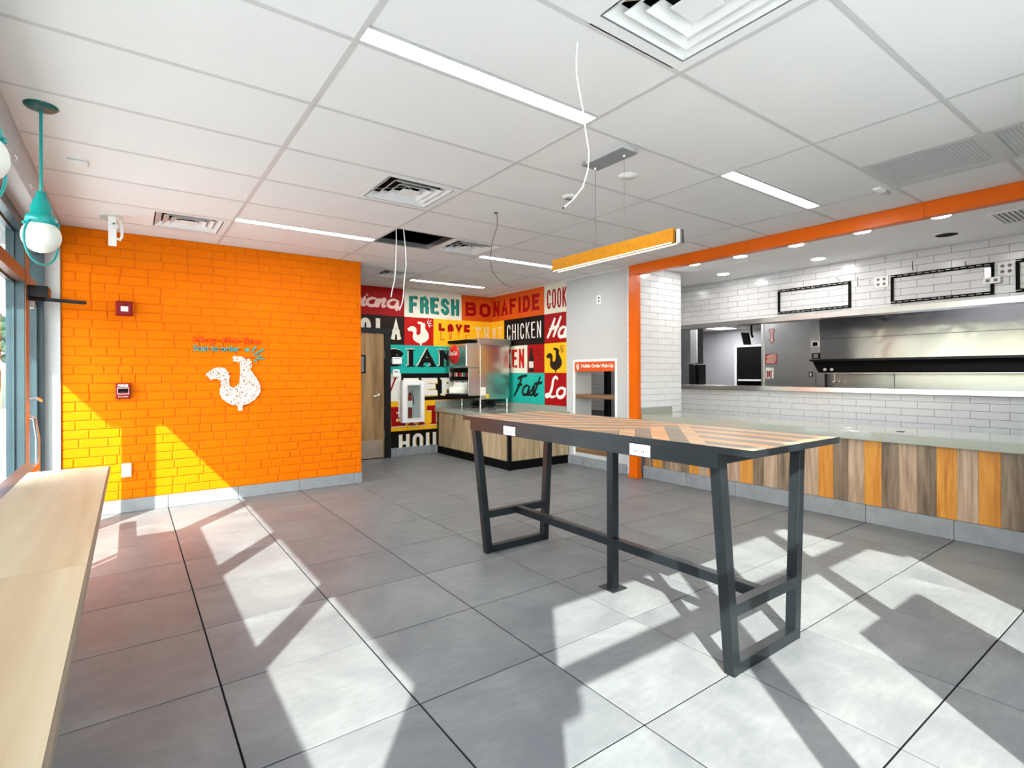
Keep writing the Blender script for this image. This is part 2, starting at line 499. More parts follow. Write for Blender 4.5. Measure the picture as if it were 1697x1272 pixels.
def ribbon(g, pts, wd, fn, d0, d1):
    RIB[0] += 1; d1 = d1 + (RIB[0] % 7) * .00022
    # flat ribbon along 2D points; wd scalar or list
    n = len(pts); W = wd if isinstance(wd, list) else [wd] * n
    L, Rr = [], []
    for i, p in enumerate(pts):
        a = pts[max(i - 1, 0)]; b = pts[min(i + 1, n - 1)]
        tx, ty = b[0] - a[0], b[1] - a[1]; l = math.hypot(tx, ty) or 1; tx, ty = tx / l, ty / l
        k = 1.
        if 0 < i < n - 1:
            ux, uy = p[0] - a[0], p[1] - a[1]; ul = math.hypot(ux, uy) or 1
            k = 1 / max(.6, abs((ux * tx + uy * ty) / ul))
        L.append((p[0] - ty * W[i] / 2 * k, p[1] + tx * W[i] / 2 * k)); Rr.append((p[0] + ty * W[i] / 2 * k, p[1] - tx * W[i] / 2 * k))
    e = .00018 / n
    for i in range(n - 1):
        q = [L[i], L[i + 1], Rr[i + 1], Rr[i]]; h = d1 + i * e
        g.add([fn(x, y, h) for x, y in q] + [fn(x, y, d0) for x, y in q], [(0, 1, 2, 3), (0, 4, 5, 1), (1, 5, 6, 2), (2, 6, 7, 3), (3, 7, 4, 0)])
def strokes_g(s, u0, u1, v0, v1, fn, d0, d1, th, gapf=.45, serif=0., dx=0., dy=0., top=None):
    g = G(); n = len(s); sg = 1 if u1 > u0 else -1
    ws = [(.35 if c in "I',i" else 1.) for c in s]; tot = sum(ws) + gapf * (n - 1); cell = (abs(u1 - u0) - 0) / tot
    cur = 0
    for c, w_ in zip(s, ws):
        lw = cell * w_ - th
        for st in GL[c]:
            P = [(u0 + sg * (cur + th / 2 + p[0] * lw) + dx, v0 + th / 2 + p[1] * (v1 - v0 - th) + dy) for p in st]
            if top is not None: P = [q for q in P if q[1] >= top] if len(P) > 9 else [(a, max(b, top)) for a, b in P]
            if len(P) > 1:
                # extend straight ends by half the thickness
                a, b = P[0], P[1]; l = math.hypot(a[0] - b[0], a[1] - b[1]) or 1; P[0] = (a[0] + (a[0] - b[0]) / l * th / 2, a[1] + (a[1] - b[1]) / l * th / 2)
                a, b = P[-1], P[-2]; l = math.hypot(a[0] - b[0], a[1] - b[1]) or 1; P[-1] = (a[0] + (a[0] - b[0]) / l * th / 2, a[1] + (a[1] - b[1]) / l * th / 2)
                ribbon(g, P, th, fn, d0, d1)
        if serif:
            for p in SERIF.get(c, []):
                x, y = u0 + sg * (cur + th / 2 + p[0] * lw) + dx, v0 + th / 2 + p[1] * (v1 - v0 - th) + dy
                y += (-th / 2 + serif * .35) if p[1] < .5 else (th / 2 - serif * .35)
                ribbon(g, [(x - th / 2 - serif, y), (x + th / 2 + serif, y)], serif * .7, fn, d0, d1)
        cur += cell * (w_ + gapf)
    return g
# brush-script letters
SCR = {
 'a': ([arc(.5, .5, .42, .48, 50, 400, 12), [(.88, .95), (.80, .3), (.92, .03), (1.12, .14)]], .95),
 'i': ([[(.05, .35), (.28, .95), (.18, .3), (.28, .03), (.5, .15)], [(.36, 1.28), (.40, 1.36)]], .45),
 's': ([[(0, .1), (.35, .55), (.5, .98), (.52, .6), (.62, .25), (.45, .02), (.15, .08)]], .62),
 'n': ([[(.0, .4), (.16, .95), (.06, .02)], [(.08, .4), (.35, .92), (.52, .9), (.45, .4), (.5, .05), (.75, .15)]], .78),
 'u': ([[(.05, .5), (.2, .95), (.1, .3), (.3, .03), (.55, .3), (.66, .95), (.6, .25), (.72, .03), (.9, .15)]], .85),
 'o': ([arc(.42, .48, .38, .46, 80, 440, 12) + [(.85, .85)]], .85),
 't': ([[(.38, 1.9), (.2, .6), (.18, .1), (.4, .02), (.65, .25)], [(-.15, 1.15), (.8, 1.32)]], .55),
 'L': ([[(.85, 1.75), (.6, 2.0), (.4, 1.7), (.42, .9), (.28, .2), (.05, .03), (-.05, .18), (.2, .25), (.55, .02), (.95, .12)]], 1.0),
 'F': ([[(.5, 1.85), (.38, .8), (.05, -.2)], [(.0, 1.6), (.35, 1.85), (1.2, 2.0)], [(.15, .95), (.8, 1.1)]], 1.0),
 'H': ([[(.35, 2.0), (.22, .9), (.0, .0)], [(1.05, 2.1), (.85, .9), (.72, .05)], [(.0, .85), (1.1, 1.15)]], 1.2),
 ',': ([[(.1, .1), (-.08, -.35)]], .2)}
def script_g(s, u0, u1, v0, xh, fn, d0, d1, th, slant=.28):
    g = G(); sg = 1 if u1 > u0 else -1
    tot = sum(SCR[c][1] for c in s); k = abs(u1 - u0) / tot; cur = 0
    for c in s:
        for st in SCR[c][0]:
            P = []
            for i in range(len(st) - 1):      # smooth by Catmull-Rom
                p0, p1, p2, p3 = st[max(i - 1, 0)], st[i], st[i + 1], st[min(i + 2, len(st) - 1)]
                for t in (0, .25, .5, .75):
                    P.append(tuple(.5 * (2 * p1[j] + (p2[j] - p0[j]) * t + (2 * p0[j] - 5 * p1[j] + 4 * p2[j] - p3[j]) * t * t + (3 * p1[j] - p0[j] - 3 * p2[j] + p3[j]) * t ** 3) for j in (0, 1)))
            P.append(st[-1]); n = len(P)
            Q = [(u0 + sg * ((cur + p[0]) * k + slant * p[1] * xh), v0 + p[1] * xh) for p in P]
            W = [th * (.55 + .6 * math.sin(PI * min(1, (i + .5) / n)) ** .7) for i in range(n)]
            ribbon(g, Q, W, fn, d0, d1)
        cur += SCR[c][1]
    return g

ROO = [(335,672),(400,620),(450,590),(530,575),(600,590),(650,640),(665,700),(655,770),(665,830),(700,850),(745,845),(790,810),(808,760),(815,680),(815,560),(808,505),(770,500),(720,490),(700,460),(715,430),(745,415),(785,430),(830,422),(865,440),(900,455),(930,465),(955,440),(955,480),(985,500),(965,520),(988,550),(980,575),(955,590),(985,640),(1040,710),(1090,790),(1108,850),(1105,920),(1080,970),(1020,1030),(930,1080),(850,1100),(845,1170),(790,1175),(775,1105),(700,1090),(620,1050),(560,1000),(530,940),(530,870),(550,820),(540,770),(510,735),(465,730),(430,735),(410,750),(390,725)]
def rooster(u0, u1, v0, v1):
    return [(u0 + (u1 - u0) * (x - 335) / 773., v1 - (v1 - v0) * (y - 415) / 760.) for x, y in ROO]

# ------------------------------------------------------------------ STRUCTURE
TX, TY, T = .2998, 1.8855, .6003
floor = struct('floor', G().box(-.6, 5.06, -.35, 7.72, -.1, -.004), 'grout')
tm = {}
def tile_mesh(key, fn):
    if key not in tm: tm[key] = fn()
    return tm[key]
gap = .007
for i in range(-2, 8):
    for j in range(-4, 10):
        x0, x1 = TX + (i) * T + gap / 2, TX + (i + 1) * T - gap / 2
        y0, y1 = TY + (j) * T + gap / 2, TY + (j + 1) * T - gap / 2
        x0, x1, y0, y1 = max(x0, -.59), min(x1, 5.05), max(y0, -.33), min(y1, 7.70)
        if x1 - x0 < .02 or y1 - y0 < .02: continue
        if x1 < 2.19 and y0 > 6.13: continue
        lx, ly = round(x1 - x0, 3), round(y1 - y0, 3)
        me = tile_mesh(('f', lx, ly), lambda: mesh_of(G().pad(0, lx, 0, ly, -.004, 0, '+z', .0012), 'floor_tile', 'floor'))
        link('floor_tile', me, (x0, y0, 0), floor)
struct('floor_kitchen', G().box(5.06, 15.1, -.9, 11.0, -.1, -.002), 'aisle')

# ceiling of white lay-in boards on a grid
GX, GY = [.7198 + 1.2192 * k for k in range(4)], [2.0607 + .6096 * k for k in range(-3, 10)]
def floorplan(x, y):  # is this ceiling spot over the dining room
    return -.48 < x < 4.94 and -.33 < y < 7.70 and not (x < 2.19 and y > 6.13)
ceiling = struct('ceiling', G().box(-.48, -.46, -.33, 6.13, H, H + .02).box(-.46, 2.19, 6.11, 6.13, H, H + .02)
                 .box(4.92, 4.94, -.33, 7.7, H, H + .02).box(2.19, 4.92, 7.68, 7.7, H, H + .02).box(2.19, 2.21, 6.13, 7.68, H, H + .02)
                 .box(-.46, 4.92, -.33, -.31, H, H + .02), 'tee')
xe = [-.48] + GX + [4.94]
ye = [-.33] + [y for y in GY if -.33 < y < 7.6] + [7.70]
for x in GX:
    y1 = 6.13 if x < 2.19 else 7.70
    part('grid_tee', G().box(x - .012, x + .012, -.33, y1, H - .004, H + .03), 'tee', ceiling)
for y in ye[1:-1]:
    for a, b in zip(xe[:-1], xe[1:]):
        if y > 6.13 and b < 2.19: continue
        a2 = max(a, 2.19) if y > 6.13 else a
        part('grid_tee', G().box(a2 + .012, b - .012, y - .012, y + .012, H - .003, H + .03), 'tee', ceiling)
LX = xe; special = {}
# modules cut for diffusers, lights and openings: (column, row-lower-edge) -> list of x or y spans left as board
def row_of(y): return max(k for k, v in enumerate(ye) if v <= y + 1e-6)
def col_of(x): return max(k for k, v in enumerate(xe) if v <= x + 1e-6)
LIGHTS = [(0.7198, 1.939, 2.0607), (3.158, 4.377, 2.0607), (.7198, 1.939, 5.1085), (3.158, 4.377, 5.1085), (3.158, 4.377, 6.9373)]
DIFF = [(1.3294, 3.2799), (.1102, 5.1085), (2.5485, 4.4989), (2.5485, 6.3277), (1.3294, .8415)]
RET = [(3.767, .8415), (3.767, .2319)]
HOLE = (1.939, 4.4989)
cut = {}
for x0, x1, y in LIGHTS: cut[(col_of(x0 + .1), row_of(y - .3))] = 'light'
for x, y in DIFF + RET: cut.setdefault((col_of(x + .3), row_of(y + .3)), []).append(x)
cut[(col_of(2.0), row_of(4.6))] = 'hole'
for ci in range(len(xe) - 1):
    for ri in range(len(ye) - 1):
        x0, x1, y0, y1 = xe[ci] + .006, xe[ci + 1] - .006, ye[ri] + .006, ye[ri + 1] - .006
        if x1 < 2.19 and y0 > 6.1: continue
        if y0 > 6.1 and x0 < 2.19: x0 = 2.195
        if x0 < 2.19 and y1 > 6.13 and y0 < 6.13:
            if x1 <= 2.19: y1 = 6.128
        c = cut.get((ci, ri)); spans = [(x0, x1, y0, y1)]
        if c == 'hole': spans = []
        elif c == 'light': spans = [(x0, x1, y0, y1 - .115)]
        elif c:
            spans = []
            cur = x0
            for xs in sorted(c):
                if xs - cur > .05: spans.append((cur, xs - .002, y0, y1))
                cur = xs + .6096
            if x1 - cur > .05: spans.append((cur, x1, y0, y1))
        for a, b, p, q in spans:
            lx, ly = round(b - a, 3), round(q - p, 3)
            if lx < .02 or ly < .02: continue
            me = tile_mesh(('c', lx, ly), lambda: mesh_of(G().pad(0, lx, 0, ly, 0, .016, '-z', .002), 'ceiling_tile', 'ceil'))
            link('ceiling_tile', me, (a, p, H - .001), ceiling)
struct('trim_8', G().box(4.93, 15.1, -.9, 11.0, H, H + .05).box(-.72, 2.19, 6.13, 7.8, H + .02, H + .05), 'drywall')
struct('roof_deck', G().box(-.75, 15.2, -1.0, 11.1, 3.3, 3.4), 'deck')
du = thing('air_duct', 'foil wrapped duct glimpsed in the dark opening of the missing ceiling board', 'duct', (2.2, 5.4, 2.8))
part('duct_body', G().tube([(1.2, 5.5, 2.95), (2.4, 5.35, 2.98), (3.8, 5.6, 2.95)], .13, 14), 'duct', du)
part('duct_strap', G().tube([(2.3, 5.22, 3.3), (2.3, 5.21, 2.9), (2.3, 5.35, 2.82), (2.3, 5.5, 2.9), (2.3, 5.51, 3.3)], .008, 6), 'alu', du)

# ---- orange painted brick wall
brickwall = struct('wall_brick', G().box(-.48, 2.19, 6.1265, 6.40, 0, 3.3), 'mortar')
bricks = []
RH = .0826
nrow = int((H - .125) / RH) + 1
for r in range(nrow):
    z0 = .125 + r * RH; z1 = min(z0 + RH - .006, H - .002)
    if z1 - z0 < .02: continue
    x = -.48 + (0 if r % 2 else -.105) + rnd.uniform(-.012, .012)
    while x < 2.19:
        L = .211 + rnd.uniform(-.008, .008)
        if rnd.random() < .13: L *= .5
        a, b = max(x, -.479), min(x + L - .006, 2.189)
        if b - a > .02: bricks.append((a, b, z0, z1))
        x += L
bricks.sort(key=lambda q: (q[0] + .0) ** 2 + 6.1 ** 2 + (q[2] - 1.28) ** 2 * 1.2)
def brick_g(g, a, b, z0, z1, rng):
    d = 6.1195 + rng.uniform(-.001, .001); c = .0045
    j = lambda: rng.uniform(-.0012, .0012)
    vs = [(a, 6.13, z0), (b, 6.13, z0), (b, 6.13, z1), (a, 6.13, z1)]
    m = [(a + j(), d + c, z0 + j() * .6), (b + j(), d + c, z0 + j() * .6), (b + j(), d + c, z1 + j() * .6), (a + j(), d + c, z1 + j() * .6)]
    xm = (a + b) / 2
    f = [(a + c * 1.6 + j(), d + j() * .35, z0 + c + j()), (xm, d + j() * .35, z0 + c + j()), (b - c * 1.6 + j(), d + j() * .35, z0 + c + j()),
         (b - c * 1.6 + j(), d + j() * .35, z1 - c + j()), (xm, d + j() * .35, z1 - c + j()), (a + c * 1.6 + j(), d + j() * .35, z1 - c + j())]
    fs = [(0, 1, 5, 4), (1, 2, 6, 5), (2, 3, 7, 6), (3, 0, 4, 7), (4, 5, 10, 9, 8), (5, 6, 11, 10), (6, 7, 13, 12, 11), (7, 4, 8, 13), (8, 9, 12, 13), (9, 10, 11, 12)]
    g.add(vs + m + f, fs, False)
rest = G()
for k, (a, b, z0, z1) in enumerate(bricks):
    if k < 300:
        g = G(); brick_g(g, a, b, z0, z1, rnd)
        link('brick', mesh_of(g, 'brick', 'brick', ((a + b) / 2, 6.13, z0)), ((a + b) / 2, 6.13, z0), brickwall)
    else: brick_g(rest, a, b, z0, z1, rnd)
o = part('brick_field', rest, 'brick', brickwall, recalc=False); o['kind'] = 'stuff'

# baseboards of grey tile
def baseboard(name, spans, fn):
    r = struct_e(name, (0, 0, 0))
    for s in spans: part('base_tile', fn(*s), 'base', r, bevel=.0015)
    return r
baseboard('baseboard_brick', [(-.47, .295), (.30, .897), (.902, 1.498), (1.503, 2.095), (2.10, 2.192)], lambda a, b: G().box(a, b, 6.112, 6.135, .002, .122))
baseboard('baseboard_back', [(3.20, 3.29), (3.294, 3.89), (3.894, 3.965)], lambda a, b: G().box(a, b, 7.685, 7.702, .002, .135))
baseboard('baseboard_right', [(4.565, 4.74), (4.744, 5.34), (5.344, 5.64)], lambda a, b: G().box(5.012, 5.03, a, b, .002, .125))
baseboard('baseboard_counter', [(TY + T * k - T + .002, TY + T * k - .002) for k in range(-2, 4)] + [(3.69, 4.22), (4.224, 4.31)], lambda a, b: G().box(5.022, 5.04, a, b, .002, .15))

# window wall on the left: white header, white end trim
struct('wall_left', G().box(-.72, -.48, -.33, 6.4, 2.36, 3.3), 'white')
tw = struct('trim_1', G().box(-.70, -.481, 6.10, 6.4, 0, 2.36), 'white')
part('screw_cap', G().lathe([(.006, 0), (.005, -.002), (0, -.003)], (-.512, 6.10, 1.10), 10, 'y').lathe([(.006, 0), (.005, -.002), (0, -.003)], (-.512, 6.10, .67), 10, 'y'), 'greyd', tw)
POSTS = [(-.23, -.09), (1.13, 1.23), (2.45, 2.55), (3.77, 3.87), (5.095, 5.276)]
for k in range(4):
    y0, y1 = POSTS[k][1], POSTS[k + 1][0]
    wn = struct_e('window_%d' % (k + 1), (0, 0, 0))
    p0, p1 = POSTS[k + 1]
    part('post', G().box(-.69, -.592, p0, p1, 0, 2.36), 'frame', wn, .002)
    part('post_cap', G().box(-.592, -.586, p0 + .004, p1 - .004, .1, 2.36), 'cap', wn)
    if k == 0:
        part('post', G().box(-.69, -.59, *POSTS[0], 0, 2.36), 'frame', wn, .002)
    part('transom_bar', G().box(-.69, -.59, y0, y1, 1.935, 2.02), 'cap', wn, .002)
    part('head_rail', G().box(-.69, -.59, y0, y1, 2.29, 2.36), 'frame', wn, .002)
    part('sill_rail', G().box(-.69, -.59, y0, y1, 0, .10), 'frame', wn, .002)
    if k < 3: part('sun_stop_film', G().box(-.644, -.642, y0, y1, .10, 1.333), 'frost', wn)  # unseen film, added to keep direct sun off the ledge
    for z0, z1 in ((.10, 1.935), (2.02, 2.29)):
        part('glazing_bead', G().box(-.66, -.645, y0, y0 + .015, z0, z1).box(-.66, -.645, y1 - .015, y1, z0, z1)
             .box(-.66, -.645, y0 + .015, y1 - .015, z0, z0 + .015).box(-.66, -.645, y0 + .015, y1 - .015, z1 - .015, z1), 'frame', wn)
        part('glass_pane', G().box(-.655, -.65, y0 + .012, y1 - .012, z0 + .012, z1 - .012), 'glass', wn)
# glass door at the far end of the window wall
d1 = struct_e('door_1', (0, 0, 0))
part('transom_bar', G().box(-.69, -.59, 5.276, 6.10, 1.93, 2.01), 'cap', d1, .002)
part('head_rail', G().box(-.69, -.59, 5.276, 6.10, 2.29, 2.36), 'frame', d1, .002)
part('glass_pane', G().box(-.655, -.65, 5.28, 6.095, 2.02, 2.28), 'glass', d1)
part('stile', G().box(-.665, -.62, 5.282, 5.34, .02, 1.925), 'frame', d1, .002)
part('stile', G().box(-.665, -.62, 5.985, 6.03, .02, 1.925), 'frame', d1, .002)
part('jamb', G().box(-.70, -.583, 6.035, 6.10, 0, 1.93), 'frame', d1, .002)
part('jamb', G().box(-.70, -.583, 6.035, 6.10, 2.01, 2.36), 'frame', d1, .002)
part('top_rail', G().box(-.665, -.62, 5.34, 5.985, 1.85, 1.925), 'frame', d1, .002)
part('bottom_rail', G().box(-.665, -.62, 5.34, 5.985, .02, .22), 'frame', d1, .002)
part('door_glass', G().box(-.645, -.64, 5.33, 5.995, .21, 1.86), 'glass', d1)
part('pull_handle', G().tube([(-.62, 5.31, 1.10), (-.56, 5.31, 1.10), (-.545, 5.33, 1.10), (-.545, 5.45, 1.08)], .012, 10), 'chrome', d1)
part('pull_bar', G().tube([(-.62, 5.33, .98), (-.57, 5.36, .95), (-.555, 5.38, .8), (-.555, 5.38, .45), (-.57, 5.36, .3), (-.62, 5.33, .27)], .013, 10), 'chrome', d1)
cl = thing('door_closer', 'dark door closer with a long arm pointing over the orange wall', 'door closer', (-.52, 5.3, 1.88))
part('closer_body', G().box(-.59, -.475, 5.18, 5.36, 1.845, 1.925), 'black', cl, .006)
part('arm', G().bar((-.50, 5.28, 1.835), (-.27, 5.3, 1.828), .006, .022).bar((-.50, 5.25, 1.840), (-.27, 5.29, 1.834), .006, .016), 'black', cl)
part('arm_end', G().box(-.285, -.262, 5.28, 5.31, 1.822, 1.838), 'black', cl)
part('mount_foot', G().bar((-.59, 5.2, 1.83), (-.50, 5.27, 1.835), .008, .03), 'black', cl)
ds = thing('door_sensor', 'small white door contact sensor under the closer by the glass door', 'sensor', (-.575, 5.40, 1.80))
part('magnet', G().box(-.592, -.57, 5.32, 5.345, 1.775, 1.81), 'offw', ds, .002)
part('sensor_body', G().box(-.60, -.575, 5.36, 5.42, 1.775, 1.83), 'offw', ds, .002)

# back wall behind the camera with its windows
wb = struct('wall_rear', G().box(-.72, -.23, -.35, -.21, 0, 2.36).box(-.72, 15.1, -.35, -.21, 2.36, 3.3).box(3.2, 4.94, -.35, -.21, 0, 2.36).box(4.94, 6.85, -.35, -.21, 0, 2.36), 'white')
RP = [(-.23, -.12), (1.0, 1.08), (2.10, 2.18), (3.12, 3.2)]
for k in range(3):
    x0, x1 = RP[k][1], RP[k + 1][0]
    wn = struct_e('window_%d' % (k + 5), (0, 0, 0))
    part('post', G().box(RP[k][0], RP[k][1], -.33, -.23, 0, 2.36), 'frame', wn)
    if k == 2: part('post', G().box(RP[3][0], RP[3][1], -.33, -.23, 0, 2.36), 'frame', wn)
    part('transom_bar', G().box(x0, x1, -.33, -.23, 1.77, 1.825), 'frame', wn)
    part('sill_rail', G().box(x0, x1, -.33, -.23, 0, .1), 'frame', wn)
    part('glass_pane', G().box(x0, x1, -.285, -.28, .1, 1.77), 'glass', wn)
    part('glass_pane', G().box(x0, x1, -.285, -.28, 1.825, 2.36), 'glass', wn)
    if k == 1: part('sun_stop_panel', G().box(1.79, 2.10, -.32, -.29, .1, 1.29), 'frame', wn)  # unseen panel added to cast the dark block on the floor
    if k == 2: part('sun_stop_panel', G().box(2.18, 2.56, -.32, -.29, .1, 1.29), 'frame', wn)  # second half of the added sun-blocking panel

# outside: ground, unseen canopies shaped to cut the sun patches, tree
struct('ground_outside', G().box(-40, 30, -40, 30, -.35, -.12), 'conc')
struct('canopy_side', G().box(-1.105, -.69, -1.2, 4.32, 2.45, 2.55).box(-1.52, -.69, 4.32, 6.6, 2.45, 2.55), 'canopy')
struct('canopy_rear', G().box(2.23, 4.6, -1.29, -.35, 2.45, 2.55), 'canopy')
struct('wall_outer', G().box(-.75, -.72, -.35, 11.1, 2.36, 3.4).box(-.75, 15.2, 11.0, 11.1, -.1, 3.4).box(15.1, 15.2, -.9, 11.1, -.1, 3.4).box(5.0, 15.2, -1.0, -.9, -.1, 3.4).box(-.75, -.72, 6.4, 11.1, -.1, 2.36), 'white')
tr = thing('tree', 'green tree standing beyond the parking area seen through the left glass', 'tree', (-9, 62, -.12))
part('trunk', G().tube([(-9, 62, -.12), (-8.9, 62, 1.5), (-9.1, 62.1, 3.0)], [.3, .22, .15], 10), 'bark', tr)
g = G()
for k in range(60):
    a, b, r = rnd.uniform(0, 2 * PI), rnd.uniform(-1, 1), rnd.uniform(.4, 1) ** .5 * 2.2
    c = Vector((-9 + r * math.cos(a) * math.sqrt(1 - b * b), 62 + r * math.sin(a) * math.sqrt(1 - b * b), 4.4 + r * b * .9))
    g.lathe([(0, -.5), (.4, -.3), (.55, 0), (.4, .3), (0, .5)], c, 7)
part('crown', g, 'leaf', tr)

# ---- alcove walls and mural
struct('wall_alcove', G().box(2.06, 2.19, 6.40, 7.8, 0, 3.3), 'white')
back = struct('wall_back', G().box(3.2, 5.2, 7.705, 7.85, 0, 3.3).box(2.06, 3.2, 7.705, 7.85, 1.96, 3.3), 'white')
mural_r = struct('wall_right', G().box(5.045, 5.34, 4.45, 4.77, 0, 3.3).box(5.045, 5.34, 5.53, 7.85, 0, 3.3).box(5.045, 5.34, 4.77, 5.53, 1.43, 3.3)
                 .box(5.045, 5.34, 4.77, 5.53, 0, .175).box(5.03, 5.045, 4.57, 4.77, 0, H).box(5.03, 5.045, 5.53, 5.715, 0, H)
                 .box(5.03, 5.045, 4.77, 5.53, 1.43, H).box(5.03, 5.045, 4.77, 5.53, 0, .175), 'white')
FB, FR = PY(7.705), PX(5.045)
def block(parent, u0, u1, v0, v1, mat, fn):
    g = G().prism([(u0, v0), (u1, v0), (u1, v1), (u0, v1)], fn, 0, .003)
    return part('mural_block', g, mat, parent)
def lett(b, mat, s, u0, u1, v0, v1, fn, d=.0035, **k):
    g = text_g(s, u0, u1, v0, v1, fn, d, d + .0012, **k)
    return part('lettering', g, mat, b, recalc=False)
def ink(b, mat, g): return part('lettering', g, mat, b, recalc=False)
R = [2.587, 2.16, 1.72, 1.28, .85, .39, .13]
D0, D1, D2, D3 = .0032, .0040, .0050, .0062
b = block(back, 2.06, 3.44, R[1], R[0], 'dred', FB); ink(b, 'pink', script_g('Louisiana,', 2.02, 3.36, 2.29, .12, FB, D0, D1, .042))
b = block(back, 3.44, 4.46, R[1], R[0], 'cream', FB)
ink(b, 'brownk', strokes_g('FrESH', 3.515, 4.40, 2.235, 2.50, FB, D0, D1, .052, .3, dx=.012, dy=-.008)); ink(b, 'tealtxt', strokes_g('FrESH', 3.515, 4.40, 2.235, 2.50, FB, D2, D3, .05, .3))
b = block(back, 4.46, 5.045, R[1], R[0], 'morange', FB); ink(b, 'dred', strokes_g('BO', 4.535, 5.03, 2.24, 2.475, FB, D0, D1, .055, .28, .016))
b = block(back, 2.06, 3.44, R[2], R[1], 'brownk', FB); ink(b, 'cream', strokes_g('NOLA', 2.50, 3.38, 1.80, 2.11, FB, D0, D1, .066, .5))
b = block(back, 3.44, 3.94, R[2], R[1], 'red', FB)
part('rooster_print', G().prism(rooster(3.485, 3.855, 1.72, 2.10), FB, .0035, .005), 'cream', b)
def crow(p, fn, sg, r0, wd, mat, b):
    g = G()
    for a, l in ((22, .06), (45, .085), (70, .07), (0, .07), (-20, .04)):
        c, s_ = sg * math.cos(math.radians(a)), math.sin(math.radians(a))
        ribbon(g, [(p[0] + r0 * c, p[1] + r0 * s_), (p[0] + (r0 + l) * c, p[1] + (r0 + l) * s_)], wd, fn, .0035, .005)
    part('crow_marks', g, mat, b)
crow((3.815, 2.045), FB, 1, .035, .011, 'cream', b)
b = block(back, 3.94, 5.045, R[2], R[1], 'yellow', FB)
ink(b, 'morange', strokes_g('LOVE', 4.03, 4.62, 1.79, 2.09, FB, D0, D1, .05, .32)); ink(b, 'yellow', strokes_g('LOVE', 4.03, 4.62, 1.79, 2.09, FB, D2, D3, .034, .32))
ink(b, 'dred', strokes_g('LOVE', 4.03, 4.62, 1.79, 2.09, FB, .0070, .0084, .05, .32, top=1.99))
ink(b, 'cream', strokes_g('TH', 4.72, 5.01, 1.79, 2.075, FB, D0, D1, .042, .42)); ink(b, 'yellow', strokes_g('TH', 4.72, 5.01, 1.79, 2.075, FB, D2, D3, .018, .42))
b = block(back, 3.2, 5.045, R[3], R[2], 'mteal', FB)
ink(b, 'cream', strokes_g('SIAN', 3.13, 4.33, 1.385, 1.655, FB, D0, D1, .085, .3, .03, dx=-.012, dy=.01)); ink(b, 'mblack', strokes_g('SIAN', 3.13, 4.33, 1.385, 1.655, FB, D2, D3, .08, .3, .03))
b = block(back, 3.2, 3.38, R[4], R[3], 'mwhite', FB); ink(b, 'dred', strokes_g('V,', 3.04, 3.42, .90, 1.22, FB, D0, D1, .03, .1))
b = block(back, 3.38, 5.045, R[4], R[3], 'mblack', FB)
ink(b, 'gold', strokes_g('TER', 3.42, 4.34, .93, 1.205, FB, D0, D1, .08, .32, .032, dx=.016, dy=-.018)); ink(b, 'mwhite', strokes_g('TER', 3.42, 4.34, .93, 1.205, FB, D2, D3, .08, .32, .03))
b = block(back, 3.2, 5.045, R[5], R[4], 'yellow', FB)
ink(b, 'cream', strokes_g("EAT'S", 3.22, 4.5, .465, .765, FB, D0, D1, .08, .25, .035, dx=.012, dy=-.012)); ink(b, 'dred', strokes_g("EAT'S", 3.22, 4.5, .465, .765, FB, D2, D3, .078, .25, .03))
b = block(back, 3.2, 5.045, .13, R[5], 'mblack', FB)
ink(b, 'gold', strokes_g('HOUS', 3.34, 4.2, .06, .335, FB, D0, D1, .05, .35, dx=.014)); ink(b, 'mwhite', strokes_g('HOUS', 3.34, 4.2, .06, .335, FB, D2, D3, .05, .35))
# right wall (u = Y, reading direction runs towards smaller Y)
b = block(mural_r, 6.23, 7.705, R[1], R[0], 'morange', FR); ink(b, 'dred', strokes_g('NAFIDE', 7.62, 6.34, 2.245, 2.50, FR, D0, D1, .06, .3, .018))
b = block(mural_r, 5.715, 6.23, R[1], R[0], 'cream', FR); ink(b, 'dred', strokes_g('COOK', 6.165, 5.722, 2.23, 2.52, FR, D0, D1, .03, .3))
b = block(mural_r, 7.30, 7.705, R[2], R[1], 'yellow', FR); ink(b, 'cream', strokes_g('aT', 7.66, 7.37, 1.79, 2.075, FR, D0, D1, .042, .42)); ink(b, 'yellow', strokes_g('aT', 7.66, 7.37, 1.79, 2.075, FR, D2, D3, .018, .42))
b = block(mural_r, 6.23, 7.30, R[2], R[1], 'mblack', FR); ink(b, 'mwhite', strokes_g('CHICKEN', 7.21, 6.31, 1.82, 2.075, FR, D0, D1, .022, .5))
b = block(mural_r, 5.715, 6.23, R[2], R[1], 'dred', FR); ink(b, 'mwhite', script_g('Ha', 6.16, 5.76, 1.80, .145, FR, D0, D1, .045, .4))
b = block(mural_r, 6.66, 7.705, R[3], R[2], 'cream', FR); ink(b, 'red', strokes_g('KEN', 7.25, 6.74, 1.36, 1.665, FR, D0, D1, .05, .3))
b = block(mural_r, 6.23, 6.66, R[3], R[2], 'dred', FR)
bot = [(6.62, 1.30), (6.62, 1.50), (6.59, 1.57), (6.575, 1.67), (6.53, 1.67), (6.52, 1.57), (6.49, 1.50), (6.49, 1.30)]
part('bottle_print', G().prism(bot, FR, .0035, .005), 'mblack', b); part('bottle_label', G().prism([(6.61, 1.36), (6.50, 1.36), (6.50, 1.46), (6.61, 1.46)], FR, .0055, .0065), 'cream', b)
g = G()
for cy_, cz_, r_ in ((6.40, 1.60, .04), (6.37, 1.52, .05), (6.33, 1.44, .045)): ribbon(g, arc(cy_, cz_, r_, r_, 20, 300, 10), .007, FR, D0, D1)
part('swirl_print', g, 'brownk', b)
b = block(mural_r, 5.715, 6.23, R[3], R[2], 'yellow', FR)
